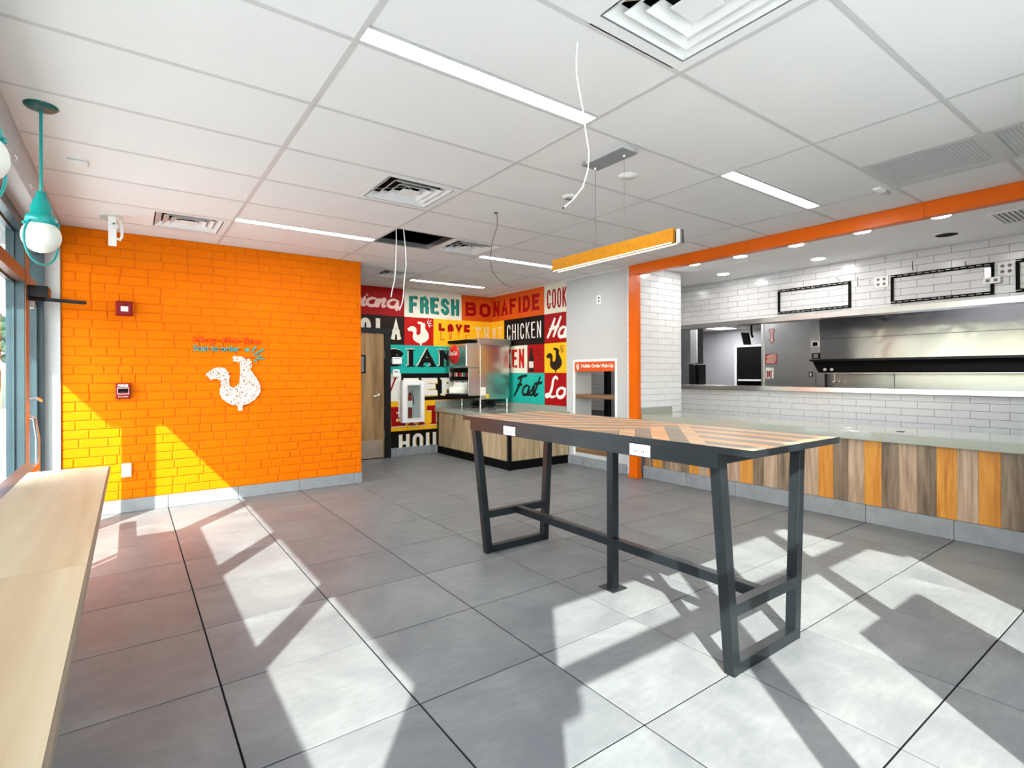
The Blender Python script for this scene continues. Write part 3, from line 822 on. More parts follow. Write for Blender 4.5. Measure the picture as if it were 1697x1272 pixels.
part('rooster_print', G().prism(rooster(6.19, 5.83, 1.285, 1.655), FR, .0035, .005), 'brownk', b)
crow((5.875, 1.595), FR, -1, .03, .009, 'brownk', b)
b = block(mural_r, 6.23, 7.705, .80, R[3], 'mteal', FR); ink(b, 'mblack', script_g('Fast', 7.02, 6.42, .93, .155, FR, D0, D1, .042, .42))
b = block(mural_r, 5.715, 6.23, .80, R[3], 'dred', FR); ink(b, 'mwhite', script_g('Lo', 6.19, 5.78, .92, .15, FR, D0, D1, .045, .3))

# service counter room: orange portal, tiled return, kitchen wall
pf = thing('portal_frame', 'orange steel frame around the service counter opening', 'frame', (4.96, 4.37, 0))
part('column', G().box(4.925, 4.995, 4.315, 4.445, .03, H - .12), 'orange', pf, .003)
part('column_foot', G().box(4.918, 5.0, 4.308, 4.452, 0, .055), 'orange', pf, .002)
part('beam', G().box(4.93, 5.02, 1.5, 4.445, 2.468, H - .002), 'orange', pf, .003)
part('beam', G().box(4.93, 5.02, -.2, 1.498, 2.468, H - .002), 'orange', pf, .003)
part('trim_band', G().box(4.922, 4.93, 1.44, 1.53, 2.46, H - .003), 'orange', pf, .001)

ret = struct('wall_return', G().box(5.0, 5.80, 4.335, 4.45, 0, 3.3), 'tgrout')
TW, TH_ = .2995, .0783
def tiles_y(parent, x0, x1, z0, z1, Y, zs):
    r = 0; z = zs
    while z < z1:
        x = x0 - (TW / 2 if r % 2 else 0) - .12
        while x < x1:
            a, b2 = max(x + .0018, x0), min(x + TW - .0018, x1); c0, c1 = max(z + .0018, z0), min(z + TH_ - .0018, z1)
            if b2 - a > .01 and c1 - c0 > .01:
                lx, lz = round(b2 - a, 3), round(c1 - c0, 3)
                me = tile_mesh(('ry', lx, lz), lambda: mesh_of(G().pad(0, lx, -.006, 0, 0, lz, '-y', .0012), 'wall_tile', 'tile'))
                link('wall_tile', me, (a, Y, c0), parent)
            x += TW
        r += 1; z += TH_
def tiles_x(parent, y0, y1, z0, z1, X, zs, ph=0.):
    r = 0; z = zs
    while z < z1:
        y = y0 - (TW / 2 if r % 2 else 0) - ph
        while y < y1:
            a, b2 = max(y + .0018, y0), min(y + TW - .0018, y1); c0, c1 = max(z + .0018, z0), min(z + TH_ - .0018, z1)
            if b2 - a > .01 and c1 - c0 > .01:
                ly, lz = round(b2 - a, 3), round(c1 - c0, 3)
                me = tile_mesh(('rx', ly, lz), lambda: mesh_of(G().pad(-.006, 0, 0, ly, 0, lz, '-x', .0012), 'wall_tile', 'tile'))
                link('wall_tile', me, (X, a, c0), parent)
            y += TW
        r += 1; z += TH_
tiles_y(ret, 5.0, 5.799, .77, H, 4.335, .77)
tiles_x(ret, 4.45, 4.565, .0, H, 5.028, .0)
part('tile_strip_backing', G().box(5.028, 5.045, 4.45, 4.57, 0, H), 'tgrout', ret)
wk = struct('wall_kitchen', G().box(6.85, 7.0, -.3, 6.35, 0, 1.03).box(6.85, 7.0, -.3, 6.35, 2.0, 3.3).box(6.85, 7.0, 6.75, 11.0, 0, 3.3).box(6.85, 7.0, 6.35, 6.75, 2.1, 3.3), 'tgrout')
# rows are laid from joints read at the sill (z 1.03) downward and above the opening upward
tiles_x(wk, .25, 5.6, .64, 1.03, 6.85, 1.036 - 5 * TH_, .133)
tiles_x(wk, .25, 5.6, 2.005, H, 6.85, 2.587 - 8 * TH_, .133)
tiles_x(wk, 6.76, 7.3, .6, 1.3, 6.85, .6)
ws = struct('trim_2', G().box(6.80, 7.04, -.2, 6.35, 1.035, 1.09), 'steel')
struct('trim_3', G().box(6.81, 7.04, -.2, 6.35, 1.94, 2.0), 'steel')
struct('trim_4', G().box(6.83, 6.99, 6.66, 6.75, 0, 2.1), 'black')
struct('trim_5', G().box(6.92, 6.97, 6.36, 6.66, 0, 2.1), 'grey')

# ------------------------------------------------------------------ BIG OBJECTS
# service counter front of coloured boards with a pale quartz top
sc = thing('service_counter', 'long counter of upright orange, brown and tan boards along the kitchen side', 'counter', (5.3, 2.0, 0))
part('carcass', G().box(5.052, 5.62, -.2, 4.30, .0, .698), 'greyd', sc)
edges = [4.31, 4.173, 4.039, 3.917, 3.792, 3.662, 3.54, 3.415, 3.28, 3.15, 3.045, 2.906, 2.79, 2.657, 2.54, 2.429, 2.276, 2.149, 2.025, 1.901, 1.772, 1.651, 1.522, 1.397, 1.27, 1.144, 1.018]
cols = 'DODLDOLOLLODLDOLODLODLDOLOD'
while edges[-1] > -.1:
    edges.append(edges[-1] - .126); cols += 'DOLD'[len(edges) % 4]
for k in range(len(edges) - 1):
    a, b2 = edges[k + 1], edges[k]
    part('board', G().pad(5.04, 5.055, a + .0006, b2 - .0006, .152, .698, '-x', .0008), 'board' + cols[k], sc)
ct = solo('countertop', G().box(4.995, 5.665, -.2, 4.312, .70, .772), 'counter', 'pale green quartz worktop on the long service counter', 'countertop', (5.3, 2.0, .70), bevel=.003)
hole = thing('cable_grommet', 'black cable hole cover in the pale worktop, right of the white one', 'grommet', (5.24, 1.70, .772))
part('ring', G().lathe([(.03, 0), (.03, .002), (.022, .0025), (.022, .001)], (5.24, 1.70, .772), 20), 'blackm', hole)
part('cap', G().lathe([(0, .0005), (.022, .0005), (.022, .0015), (0, .0015)], (5.24, 1.70, .772), 20), 'dark', hole)
hole2 = thing('cable_grommet', 'white cable hole cover in the pale worktop, left of the black one', 'grommet', (5.27, 2.12, .772))
part('ring', G().lathe([(.03, 0), (.03, .002), (.022, .0025), (.022, .001)], (5.27, 2.12, .772), 20), 'plastic', hole2)
part('cap', G().lathe([(0, .0005), (.022, .0005), (.022, .0015), (0, .0015)], (5.27, 2.12, .772), 20), 'plastic', hole2)
solo('backsplash', G().box(5.0, 5.59, 4.313, 4.329, .772, .845), 'splash', 'low grey quartz upstand at the column end of the worktop', 'backsplash', (5.3, 4.32, .772), bevel=.001)

# pickup shelf opening in the white wall
ps = thing('pickup_shelf_unit', 'white recessed pick-up unit with brown shelves in the white wall', 'shelf unit', (5.1, 5.15, .175))
part('frame', G().box(5.022, 5.03, 4.735, 4.77, .14, 1.46).box(5.022, 5.03, 5.53, 5.565, .14, 1.46).box(5.022, 5.03, 4.77, 5.53, 1.43, 1.46), 'plastic', ps, .001)
part('shelf', G().box(5.03, 5.33, 4.772, 5.528, .93, .98), 'shelf', ps, .001)
part('shelf', G().box(5.03, 5.33, 4.772, 5.528, .177, .234), 'shelf', ps, .001)
pg = thing('pickup_sign', 'orange sign reading Mobile Order Pick-Up above the brown shelf', 'sign', (5.03, 5.15, 1.297))
part('sign_board', G().box(5.018, 5.034, 4.768, 5.532, 1.297, 1.43), 'signo', pg)
FS = PX(5.018)
part('lettering', text_g('Mobile Order Pick-Up', 5.395, 4.79, 1.336, 1.397, FS, .0, .0015, bold=.03), 'mwhite', pg, recalc=False)
part('rooster_print', G().prism(rooster(5.50, 5.44, 1.315, 1.41), FS, 0, .0015), 'mwhite', pg)

# communal high table
tb = thing('high_table', 'bar-height table with chevron wood top and charcoal steel legs', 'table', (2.28, 2.24, 0))
X0, X1, Y0, Y1, ZT = 1.922, 2.658, 1.105, 3.305, .975
part('core', G().box(X0 + .004, X1 - .004, Y0 + .004, Y1 - .004, ZT - .028, ZT - .004), 'dark', tb)
part('edge_band', G().box(X0, X0 + .004, Y0, Y1, ZT - .028, ZT).box(X1 - .004, X1, Y0, Y1, ZT - .028, ZT).box(X0 + .004, X1 - .004, Y0, Y0 + .004, ZT - .028, ZT).box(X0 + .004, X1 - .004, Y1 - .004, Y1, ZT - .028, ZT), 'tabsteel', tb)
# chevron planks: clip strips to zones
def clip(poly, a, b, c):   # keep a*x+b*y<=c
    out = []
    for i in range(len(poly)):
        p, q = poly[i], poly[(i + 1) % len(poly)]
        fp, fq = a * p[0] + b * p[1] - c, a * q[0] + b * q[1] - c
        if fp <= 0: out.append(p)
        if (fp < 0 < fq) or (fq < 0 < fp):
            s = fp / (fp - fq); out.append((p[0] + (q[0] - p[0]) * s, p[1] + (q[1] - p[1]) * s))
    return out
rect = [(X0 + .0045, Y0 + .0045), (X1 - .0045, Y0 + .0045), (X1 - .0045, Y1 - .0045), (X0 + .0045, Y1 - .0045)]
FT = lambda u, v, d: (u, v, ZT - .004 + d)
mats = ['plankT', 'plankB', 'plankO', 'plankB', 'plankT', 'plankB', 'plankO', 'plankB']
def strips(zone, ux, uy, wdt, off):
    # strips along direction (ux,uy)
    nx, ny = -uy, ux; ds = [nx * p[0] + ny * p[1] for p in zone]
    k = math.floor((min(ds) - off) / wdt)
    while off + k * wdt < max(ds):
        a, b2 = off + k * wdt + .0006, off + (k + 1) * wdt - .0006
        p = clip(clip(zone, -nx, -ny, -a), nx, ny, b2)
        if len(p) > 2:
            ar = abs(sum(p[i][0] * p[(i + 1) % len(p)][1] - p[(i + 1) % len(p)][0] * p[i][1] for i in range(len(p)))) / 2
            if ar > .0006: part('plank', G().prism(p, FT, 0, .004), mats[k % 8], tb)
        k += 1
S2 = math.sqrt(.5)
# seam 1: y = 1.31 + .87 (x-1.93); seam 2: y = 1.93 ; mirrored at far end
m1 = .87
z1 = clip(rect, -m1, 1, 1.31 - m1 * 1.93)
strips(z1, 0, 1, .082, 0)
z2 = clip(clip(rect, m1, -1, m1 * 1.93 - 1.31), 0, 1, 1.93)
q = math.hypot(1, m1); strips(z2, 1 / q, m1 / q, .078, .02)
z3 = clip(rect, 0, -1, -1.93); z3 = clip(z3, m1, 1, 3.16 + m1 * 1.93)
strips(z3, S2, -S2, .082, .03)
z4 = clip(rect, -m1, -1, -(3.16 + m1 * 1.93))
strips(z4, 0, 1, .082, 0)
part('apron', G().box(1.925, 1.94, 1.26, 3.21, .882, ZT - .028), 'tabsteel', tb, .001)
part('apron', G().box(2.632, 2.647, 1.26, 3.21, .882, ZT - .028), 'tabsteel', tb, .001)
for yc in (1.28, 3.185):
    part('leg', G().bar((2.056, yc, 0), (1.952, yc, ZT - .029), .05, .05, (1, 0, 0)), 'tabsteel', tb, .002)
    part('leg', G().bar((2.566, yc, 0), (2.622, yc, ZT - .029), .05, .05, (1, 0, 0)), 'tabsteel', tb, .002)
    part('foot_bar', G().box(2.08, 2.542, yc - .0248, yc + .0248, 0, .05), 'tabsteel', tb, .002)
    part('cross_bar', G().box(2.05, 2.56, yc - .0248, yc + .0248, .25, .30), 'tabsteel', tb, .002)
    part('top_bar', G().box(1.975, 2.60, yc - .0248, yc + .0248, ZT - .075, ZT - .029), 'tabsteel', tb, .002)
part('centre_leg', G().box(2.285, 2.335, 2.19, 2.24, .006, ZT - .029), 'tabsteel', tb, .002)
part('floor_plate', G().box(2.25, 2.37, 2.155, 2.275, 0, .006), 'tabsteel', tb, .001)
part('stretcher', G().box(2.285, 2.335, 1.305, 2.19, .25, .30), 'tabsteel', tb, .002)
part('stretcher', G().box(2.285, 2.335, 2.24, 3.16, .25, .30), 'tabsteel', tb, .002)
def outlet_x(name, label, X, yc, zc, w_=.122, h_=.054, n=2, horiz=True):
    t = thing(name, label, 'outlet', (X, yc, zc))
    part('cover_plate', G().pad(X - .006, X, yc - w_ / 2, yc + w_ / 2, zc - h_ / 2, zc + h_ / 2, '-x', .002), 'plastic', t)
    for k in (-1, 1):
        y, z = (yc + k * .022, zc) if horiz else (yc, zc + k * .02)
        g = G()
        if horiz: g.box(X - .0075, X - .006, y - .015, y + .015, z - .017, z + .017)
        else: g.box(X - .0075, X - .006, y - .017, y + .017, z - .014, z + .014)
        s_ = part('socket', g, 'offw', t)
        part('slot', G().box(X - .008, X - .0074, y + .004, y + .007, z - .01, z + .0).box(X - .008, X - .0074, y - .007, y - .004, z - .01, z).box(X - .008, X - .0074, y - .002, y + .002, z + .005, z + .009), 'blackm', s_)
    return t
outlet_x('wall_outlet', 'white power outlet on the table apron nearer the camera', 1.925, 1.67, .914)
outlet_x('wall_outlet', 'white power outlet on the table apron at the far end', 1.925, 2.73, .914)

# window ledge table
lg = thing('window_ledge', 'pale maple ledge table along the left windows', 'ledge', (-.29, 2.5, 0))
part('top', G().box(-.505, -.110, -.2, 2.188, .652, .672), 'ledge', lg, .001)
part('top', G().box(-.505, -.110, 2.19, 4.45, .652, .672), 'ledge', lg, .001)
part('edge_strip', G().box(-.110, -.102, -.2, 4.45, .642, .6705), 'ledge_e', lg, .001)
for yy in (.2, 1.5, 2.9, 4.1):
    part('bracket', G().box(-.58, -.14, yy - .02, yy + .02, .612, .652).box(-.58, -.55, yy - .02, yy + .02, .35, .612), 'black', lg, .001)
struct('trim_6', G().box(-.59, -.507, -.2, 5.0, .62, .66), 'cap')

# back door in the alcove
d2 = struct_e('door_2', (0, 0, 0))
part('door_frame', G().box(3.105, 3.2, 7.665, 7.75, 0, 1.96).box(2.17, 3.105, 7.665, 7.75, 1.885, 1.96).box(2.06, 2.19, 7.665, 7.75, 0, 1.96), 'black', d2)
lf = part('leaf', G().box(2.195, 3.10, 7.69, 7.735, .012, 1.88), 'doorw', d2)
part('kick_plate', G().box(2.22, 3.075, 7.686, 7.69, .02, .285), 'kick', d2)
part('vision_frame', G().box(2.60, 2.815, 7.680, 7.69, 1.28, 1.305).box(2.60, 2.815, 7.680, 7.69, 1.53, 1.555).box(2.60, 2.625, 7.680, 7.69, 1.305, 1.53).box(2.79, 2.815, 7.680, 7.69, 1.305, 1.53), 'black', d2)
part('vision_glass', G().box(2.625, 2.79, 7.685, 7.69, 1.305, 1.53), 'greyd', d2)
part('lever_handle', G().lathe([(.03, 0), (.03, -.008), (.02, -.012), (.01, -.012)], (3.02, 7.69, .945), 16, 'y').tube([(3.02, 7.68, .945), (3.02, 7.645, .945), (2.985, 7.64, .945), (2.92, 7.64, .94)], .009, 8), 'chrome', d2)
part('hinge', G().box(3.098, 3.108, 7.675, 7.69, .3, .42).box(3.098, 3.108, 7.675, 7.69, 1.5, 1.62), 'chrome', d2)

# beverage cabinet
CZ0, CZ1 = .665, .73
cb = thing('beverage_cabinet', 'wood laminate corner cabinet under the drink machine', 'cabinet', (4.5, 6.6, 0))
part('body', G().box(3.995, 5.02, 5.675, 7.69, .11, CZ0), 'dark', cb)
part('toe_kick', G().box(4.0, 5.02, 5.68, 7.69, 0, .11), 'blackm', cb)
dd = [(7.07, 7.60), (6.60, 7.06), (6.13, 6.59), (5.72, 6.12)]
for k, (a, b2) in enumerate(dd):
    dr = part('door', G().pad(3.975, 3.995, a, b2, .125, CZ0 - .01, '-x', .001), 'cab', cb)
    hy = a + .06 if k in (0, 2) else b2 - .06
    part('bar_pull', G().tube([(3.975, hy, .62), (3.955, hy, .618), (3.955, hy, .555), (3.975, hy, .553)], .004, 6), 'chrome', dr)
for a, b2 in [(4.03, 4.48), (4.49, 5.01)]:
    part('end_panel', G().pad(a, b2, 5.655, 5.675, .125, CZ0 - .01, '-y', .001), 'cab', cb)
part('corner_strip', G().box(3.978, 4.02, 5.662, 5.675, .0, CZ0), 'blackm', cb)
bt = solo('beverage_countertop', G().box(3.955, 5.03, 5.635, 7.70, CZ0, CZ1), 'counter', 'grey quartz worktop carrying the drink machine', 'countertop', (4.5, 6.6, CZ0), bevel=.002)
sp = thing('beverage_backsplash', 'grey quartz upstand below the mural behind the drink machine', 'backsplash', (5.0, 6.7, CZ1))
part('upstand', G().box(5.022, 5.038, 5.72, 7.68, CZ1, .80), 'splash', sp)
part('upstand', G().box(3.965, 5.02, 7.685, 7.70, CZ1, .84), 'splash', sp)

# drink machine: body, overhanging head, valves, drip tray
dm = thing('drink_machine', 'stainless soda and ice dispenser with a round red emblem', 'drink dispenser', (4.55, 7.34, CZ1))
ya, yb = 7.03, 7.66
part('body', G().box(4.40, 4.955, ya, yb, .865, 1.73), 'steel', dm, .006)
part('top_cap', G().box(4.36, 4.985, ya - .015, yb + .01, 1.73, 1.825), 'alu', dm, .003)
g = G(); prof = [(4.40, 1.36), (4.17, 1.36), (4.145, 1.385), (4.145, 1.72), (4.165, 1.745), (4.40, 1.755)]
part('head', G().prism(prof, lambda u, v, d: (u, d, v), ya, yb), 'steel', dm, .012)
part('lid', G().box(4.16, 4.35, ya + .02, yb - .02, 1.757, 1.80), 'blackm', dm, .008)
part('side_cheek', G().box(4.19, 4.40, ya, ya + .02, .93, 1.36), 'steel', dm, .002)
part('side_cheek', G().box(4.19, 4.40, yb - .02, yb, .93, 1.36), 'steel', dm, .002)
part('valve_panel', G().box(4.30, 4.40, ya + .02, yb - .02, 1.17, 1.36), 'blackm', dm)
part('splash_plate', G().box(4.32, 4.40, ya + .02, yb - .02, .95, 1.17), 'alu', dm)
part('drip_tray', G().box(4.12, 4.40, ya + .01, yb - .01, .885, .945), 'blackm', dm, .006)
part('front_strip', G().box(4.26, 4.30, ya + .02, yb - .02, 1.165, 1.20), 'blackm', dm, .003)
for k in range(9):
    y = ya + .06 + k * .062
    vb = part('valve', G().box(4.262, 4.31, y - .018, y + .018, 1.20, 1.30), 'blackm', dm, .002)
    part('flavour_label', G().box(4.258, 4.262, y - .02, y + .02, 1.225, 1.29), ['coke', 'mwhite', 'coke', 'mteal', 'mwhite', 'hopred', 'coke', 'mwhite', 'coke'][k], vb)
    part('nozzle', G().tube([(4.285, y, 1.20), (4.285, y, 1.13)], [.013, .009], 8), 'black', vb)
    part('lever', G().bar((4.295, y, 1.17), (4.27, y, 1.06), .02, .003), 'chrome', vb)
for x, y in ((4.42, ya + .03), (4.42, yb - .03), (4.93, ya + .03), (4.93, yb - .03)):
    part('leg', G().lathe([(.014, 0), (.018, .01), (.012, .03), (.012, .07), (.016, .135)], (x, y, CZ1), 10), 'chrome', dm)
part('key_lock', G().lathe([(.008, 0), (.008, -.004), (0, -.004)], (4.37, ya, 1.29), 10, 'y'), 'blackm', dm)
em = part('emblem', G().lathe([(.155, 0), (.15, -.012), (.08, -.02), (0, -.022)], (4.145, 7.40, 1.575), 32, 'x'), 'coke', dm)
part('emblem_lettering', text_g('Coca-Cola', 7.53, 7.27, 1.56, 1.635, PX(4.125), 0, .002, bold=.015, shear=.35), 'mwhite', em, recalc=False)
part('emblem_bottle', G().prism([(7.42, 1.455), (7.425, 1.52), (7.41, 1.545), (7.39, 1.545), (7.375, 1.52), (7.38, 1.455)], PX(4.128), 0, .003), 'brownk', em)
part('notice', G().box(4.405, 4.50, ya - .002, ya, .93, 1.06), 'mwhite', dm)
part('sticker', G().box(4.505, 4.56, ya - .002, ya, .885, .95), 'tapeY', dm)
hs = thing('hose_coil', 'loose dark hoses heaped under the drink machine', 'hose', (4.6, 7.3, CZ1))
for k, ph in enumerate((0, 1.1, 2.3)):
    pts = [(4.62 + .16 * math.cos(ph + t * .5) + .02 * k, 7.33 + .2 * math.sin(ph + t * .5), CZ1 + .036 + .028 * k + .02 * math.sin(t * 1.3 + k)) for t in range(0, 14)]
    part('hose', G().tube(pts, .013, 8), 'black', hs)
part('pipe', G().tube([(4.75, 7.12, CZ1 + .05), (4.90, 7.10, CZ1 + .05)], .014, 8), 'chrome', hs)

# fire extinguisher cabinet on the mural wall
ec = thing('extinguisher_cabinet', 'white wall cabinet holding the fire extinguisher beside the brown door', 'cabinet', (3.54, 7.6, .52))
part('frame', G().box(3.36, 3.445, 7.60, 7.70, .52, 1.17).box(3.655, 3.73, 7.60, 7.70, .52, 1.17).box(3.445, 3.655, 7.60, 7.70, .52, .585).box(3.445, 3.655, 7.60, 7.70, 1.095, 1.17), 'plastic', ec, .004)
part('back_panel', G().box(3.445, 3.655, 7.685, 7.70, .585, 1.095), 'grey', ec)
part('door_trim', G().box(3.43, 3.445, 7.594, 7.60, .57, 1.11).box(3.655, 3.67, 7.594, 7.60, .57, 1.11).box(3.445, 3.655, 7.594, 7.60, .57, .585).box(3.445, 3.655, 7.594, 7.60, 1.095, 1.11), 'offw', ec)
part('glass', G().box(3.445, 3.655, 7.606, 7.609, .585, 1.095), 'glass', ec)
ex = thing('fire_extinguisher', 'red fire extinguisher with white label inside the white cabinet', 'fire extinguisher', (3.50, 7.65, .586))
part('cylinder', G().lathe([(.03, 0), (.038, .006), (.038, .31), (.03, .335), (.014, .35)], (3.50, 7.65, .586), 20), 'alarm', ex)
part('label', G().lathe([(.0385, .17), (.0385, .27)], (3.50, 7.65, .586), 20), 'mwhite', ex)
part('valve', G().lathe([(.014, 0), (.014, .03), (.01, .04)], (3.50, 7.65, .936), 12), 'blackm', ex)
part('handle', G().bar((3.49, 7.65, .97), (3.55, 7.64, 1.01), .012, .008).bar((3.49, 7.65, .965), (3.56, 7.64, .975), .012, .006), 'alarm', ex)
part('hose', G().tube([(3.51, 7.64, .96), (3.54, 7.63, .94), (3.555, 7.63, .88), (3.55, 7.63, .80)], .007, 8), 'blackm', ex)
al = thing('wall_chime', 'rounded white wall sounder over the teal mural panel', 'sounder', (3.30, 7.70, 1.48))
part('housing', G().box(3.22, 3.385, 7.655, 7.70, 1.42, 1.53), 'plastic', al, .018)
part('grille', G().box(3.25, 3.355, 7.652, 7.656, 1.505, 1.515), 'greyd', al)
kp = thing('wall_keypad', 'small square white keypad below the rounded wall sounder', 'keypad', (3.30, 7.70, 1.28))
part('housing', G().box(3.235, 3.345, 7.67, 7.70, 1.225, 1.34), 'plastic', kp, .006)
part('display', G().box(3.26, 3.32, 7.667, 7.671, 1.295, 1.315), 'greyd', kp)
rc = thing('raceway', 'white cable raceway running down from the keypad to the cabinet', 'raceway', (3.28, 7.70, .9))
part('channel', G().box(3.335, 3.352, 7.69, 7.702, .6, 1.225), 'plastic', rc)

# things on the brick wall
YB = 6.113
FW = PY(YB)
fa = thing('fire_strobe', 'square dark red fire strobe high on the orange brick wall', 'fire alarm', (-.035, YB, 1.88))
part('housing', G().pad(-.097, .027, YB - .045, YB + .01, 1.817, 1.948, '-y', .012), 'alarm', fa)
part('lens', G().pad(-.06, -.005, YB - .062, YB - .045, 1.855, 1.90, '-y', .008), 'plastic', fa)
part('vent_slots', G().box(-.045, -.02, YB - .0465, YB - .0445, 1.915, 1.918).box(-.045, -.02, YB - .0465, YB - .0445, 1.922, 1.925), 'blackm', fa)
fp = thing('fire_pull_station', 'red FIRE pull station at mid height on the orange brick wall', 'fire alarm', (-.045, YB, 1.125))
part('housing', G().pad(-.10, .01, YB - .045, YB + .01, 1.055, 1.195, '-y', .006), 'alarm', fp)
part('pull_bar', G().box(-.083, -.007, YB - .054, YB - .045, 1.115, 1.145), 'blackm', fp, .002)
part('handle_outline', G().box(-.088, -.002, YB - .047, YB - .0445, 1.150, 1.154).box(-.088, -.084, YB - .047, YB - .0445, 1.10, 1.15).box(-.006, -.002, YB - .047, YB - .0445, 1.10, 1.15).box(-.088, -.002, YB - .047, YB - .0445, 1.096, 1.10), 'mwhite', fp)
part('lettering', text_g('FIRE', -.082, -.008, 1.162, 1.186, PY(YB - .045), 0, .0015, bold=.03), 'mwhite', fp, recalc=False)
part('lower_lettering', text_g('PULL DOWN', -.08, -.01, 1.068, 1.078, PY(YB - .045), 0, .0012), 'mwhite', fp, recalc=False)
ol = thing('wall_outlet', 'white power outlet low on the sunlit orange brick wall', 'outlet', (-.022, YB, .39))
part('cover_plate', G().pad(-.06, .015, YB - .012, YB + .01, .33, .455, '-y', .003), 'plastic', ol)
for z in (.37, .415):
    s_ = part('socket', G().box(-.04, -.005, YB - .0135, YB - .012, z - .015, z + .015), 'offw', ol)
    part('slot', G().box(-.031, -.028, YB - .0142, YB - .0134, z - .003, z + .01).box(-.018, -.015, YB - .0142, YB - .0134, z - .003, z + .01).box(-.025, -.021, YB - .0142, YB - .0134, z - .011, z - .007), 'blackm', s_)
rs = thing('rooster_sign', 'flat rooster-shaped sign with speckled print on the orange brick wall', 'sign', (.86, YB, .90))
part('panel', G().prism(rooster(.609, 1.107, .90, 1.465), FW, .0, .014), 'rooster', rs)
hl = thing('hop_lettering', 'red-orange raised letters reading Hop the line over the rooster sign', 'lettering', (.81, YB, 1.58))
part('letters', text_g('Hop the line', .507, 1.12, 1.572, 1.655, FW, .0, .012, bold=.035), 'hopred', hl, recalc=False)
sn = thing('scan_lettering', 'small teal raised letters reading Scan to order', 'lettering', (.70, YB, 1.51))
part('letters', text_g('Scan to order', .507, .915, 1.507, 1.567, FW, .0, .012, bold=.02), 'teal', sn, recalc=False)
cm = thing('crow_marks', 'teal dot and splash strokes beside the rooster head', 'wall decoration', (1.05, YB, 1.5))
g = G().prism([(.982 + .022 * math.cos(2 * PI * k / 14), 1.528 + .020 * math.sin(2 * PI * k / 14)) for k in range(14)], FW, 0, .012)
part('dot', g, 'teal', cm)
def stroke(cx, cz, ang, L, w_):
    c, s_ = math.cos(math.radians(ang)), math.sin(math.radians(ang)); P = []
    for t, ww in ((-.5, .3), (-.35, .8), (.25, 1), (.45, .75), (.5, .2)): P.append((t * L, ww * w_ / 2))
    P += [(a, -b3) for a, b3 in reversed(P)]
    return [(cx + a * c - b3 * s_, cz + a * s_ + b3 * c) for a, b3 in P]
for cx, cz, an, L, w_ in [(1.045, 1.533, 55, .085, .016), (1.09, 1.505, 35, .13, .018), (1.10, 1.465, 10, .04, .018), (1.105, 1.44, -3, .09, .016), (1.06, 1.415, 5, .03, .022)]:
    part('stroke', G().prism(stroke(cx, cz, an, L, w_), FW, 0, .012), 'teal', cm)

# ------------------------------------------------------------------ LIGHTS AND CEILING THINGS
names = ['recessed linear ceiling light nearest the camera, above the high table', 'recessed linear ceiling light right of the amber pendant bar',
         'recessed linear ceiling light just before the orange brick wall', 'recessed linear ceiling light right of the missing ceiling board', 'recessed linear ceiling light closest to the mural wall']
for (x0, x1, y), lb in zip(LIGHTS, names):
    t = thing('linear_light', lb, 'ceiling light', ((x0 + x1) / 2, y - .06, H), 'recessed linear lights')
    part('housing', G().box(x0 + .012, x1 - .012, y - .115, y - .104, H - .003, H + .05).box(x0 + .012, x1 - .012, y - .016, y - .012, H - .003, H + .05).box(x0 + .012, x1 - .012, y - .104, y - .016, H + .045, H + .05), 'tee', t)
    part('diffuser', G().box(x0 + .014, x1 - .014, y - .103, y - .017, H - .001, H + .006), 'lamp', t)

def ring_g(g, cx, cy, o, i, zo, zi, th=.002):
    # sloped square ring from half size o at zo to half size i at zi
    vs = []
    for r, z in ((o, zo), (i, zi), (i, zi + th), (o, zo + th)):
        vs += [(cx - r, cy - r, z), (cx + r, cy - r, z), (cx + r, cy + r, z), (cx - r, cy + r, z)]
    fs = []
    for a in range(4):
        for k in range(4): fs.append((a * 4 + k, a * 4 + (k + 1) % 4, ((a + 1) % 4) * 4 + (k + 1) % 4, ((a + 1) % 4) * 4 + k))
    g.add(vs, fs)
def diffuser(lb, x, y):
    cx, cy = x + .3048, y + .3048
    t = thing('air_diffuser', lb, 'air vent', (cx, cy, H), 'square ceiling air diffusers')
    part('frame', G().box(x - .004, x + .06, y + .006, y + .604, H - .0025, H + .012).box(x + .55, x + .612, y + .006, y + .604, H - .0025, H + .012)
         .box(x + .06, x + .55, y + .006, y + .06, H - .0025, H + .012).box(x + .06, x + .55, y + .55, y + .604, H - .003, H + .012), 'ceil', t)
    g = G(); ring_g(g, cx, cy, .245, .235, H - .002, H + .05); part('collar', g, 'greyd', t)
    part('throat', G().box(cx - .235, cx + .235, cy - .235, cy + .235, H + .075, H + .08), 'blackm', t)
    for o in (.236, .182, .128):
        g = G(); ring_g(g, cx, cy, o, o - .046, H - .002, H + .032); part('louver', g, 'ceil', t)
    part('centre_plate', G().box(cx - .066, cx + .066, cy - .066, cy + .066, H - .002, H + .003), 'ceil', t, .001)
    part('cross_brace', G().bar((cx - .2, cy - .2, H + .045), (cx + .2, cy + .2, H + .045), .01, .004).bar((cx - .2, cy + .2, H + .045), (cx + .2, cy - .2, H + .045), .01, .004), 'alu', t)
for lb, (x, y) in zip(['square air diffuser in the middle of the ceiling left of the pendant bar', 'square air diffuser above the left part of the brick wall', 'square air diffuser right next to the missing ceiling board',
                       'square air diffuser above the alcove near the mural', 'square air diffuser at the top edge of the photo, nearest the camera'], DIFF): diffuser(lb, x, y)
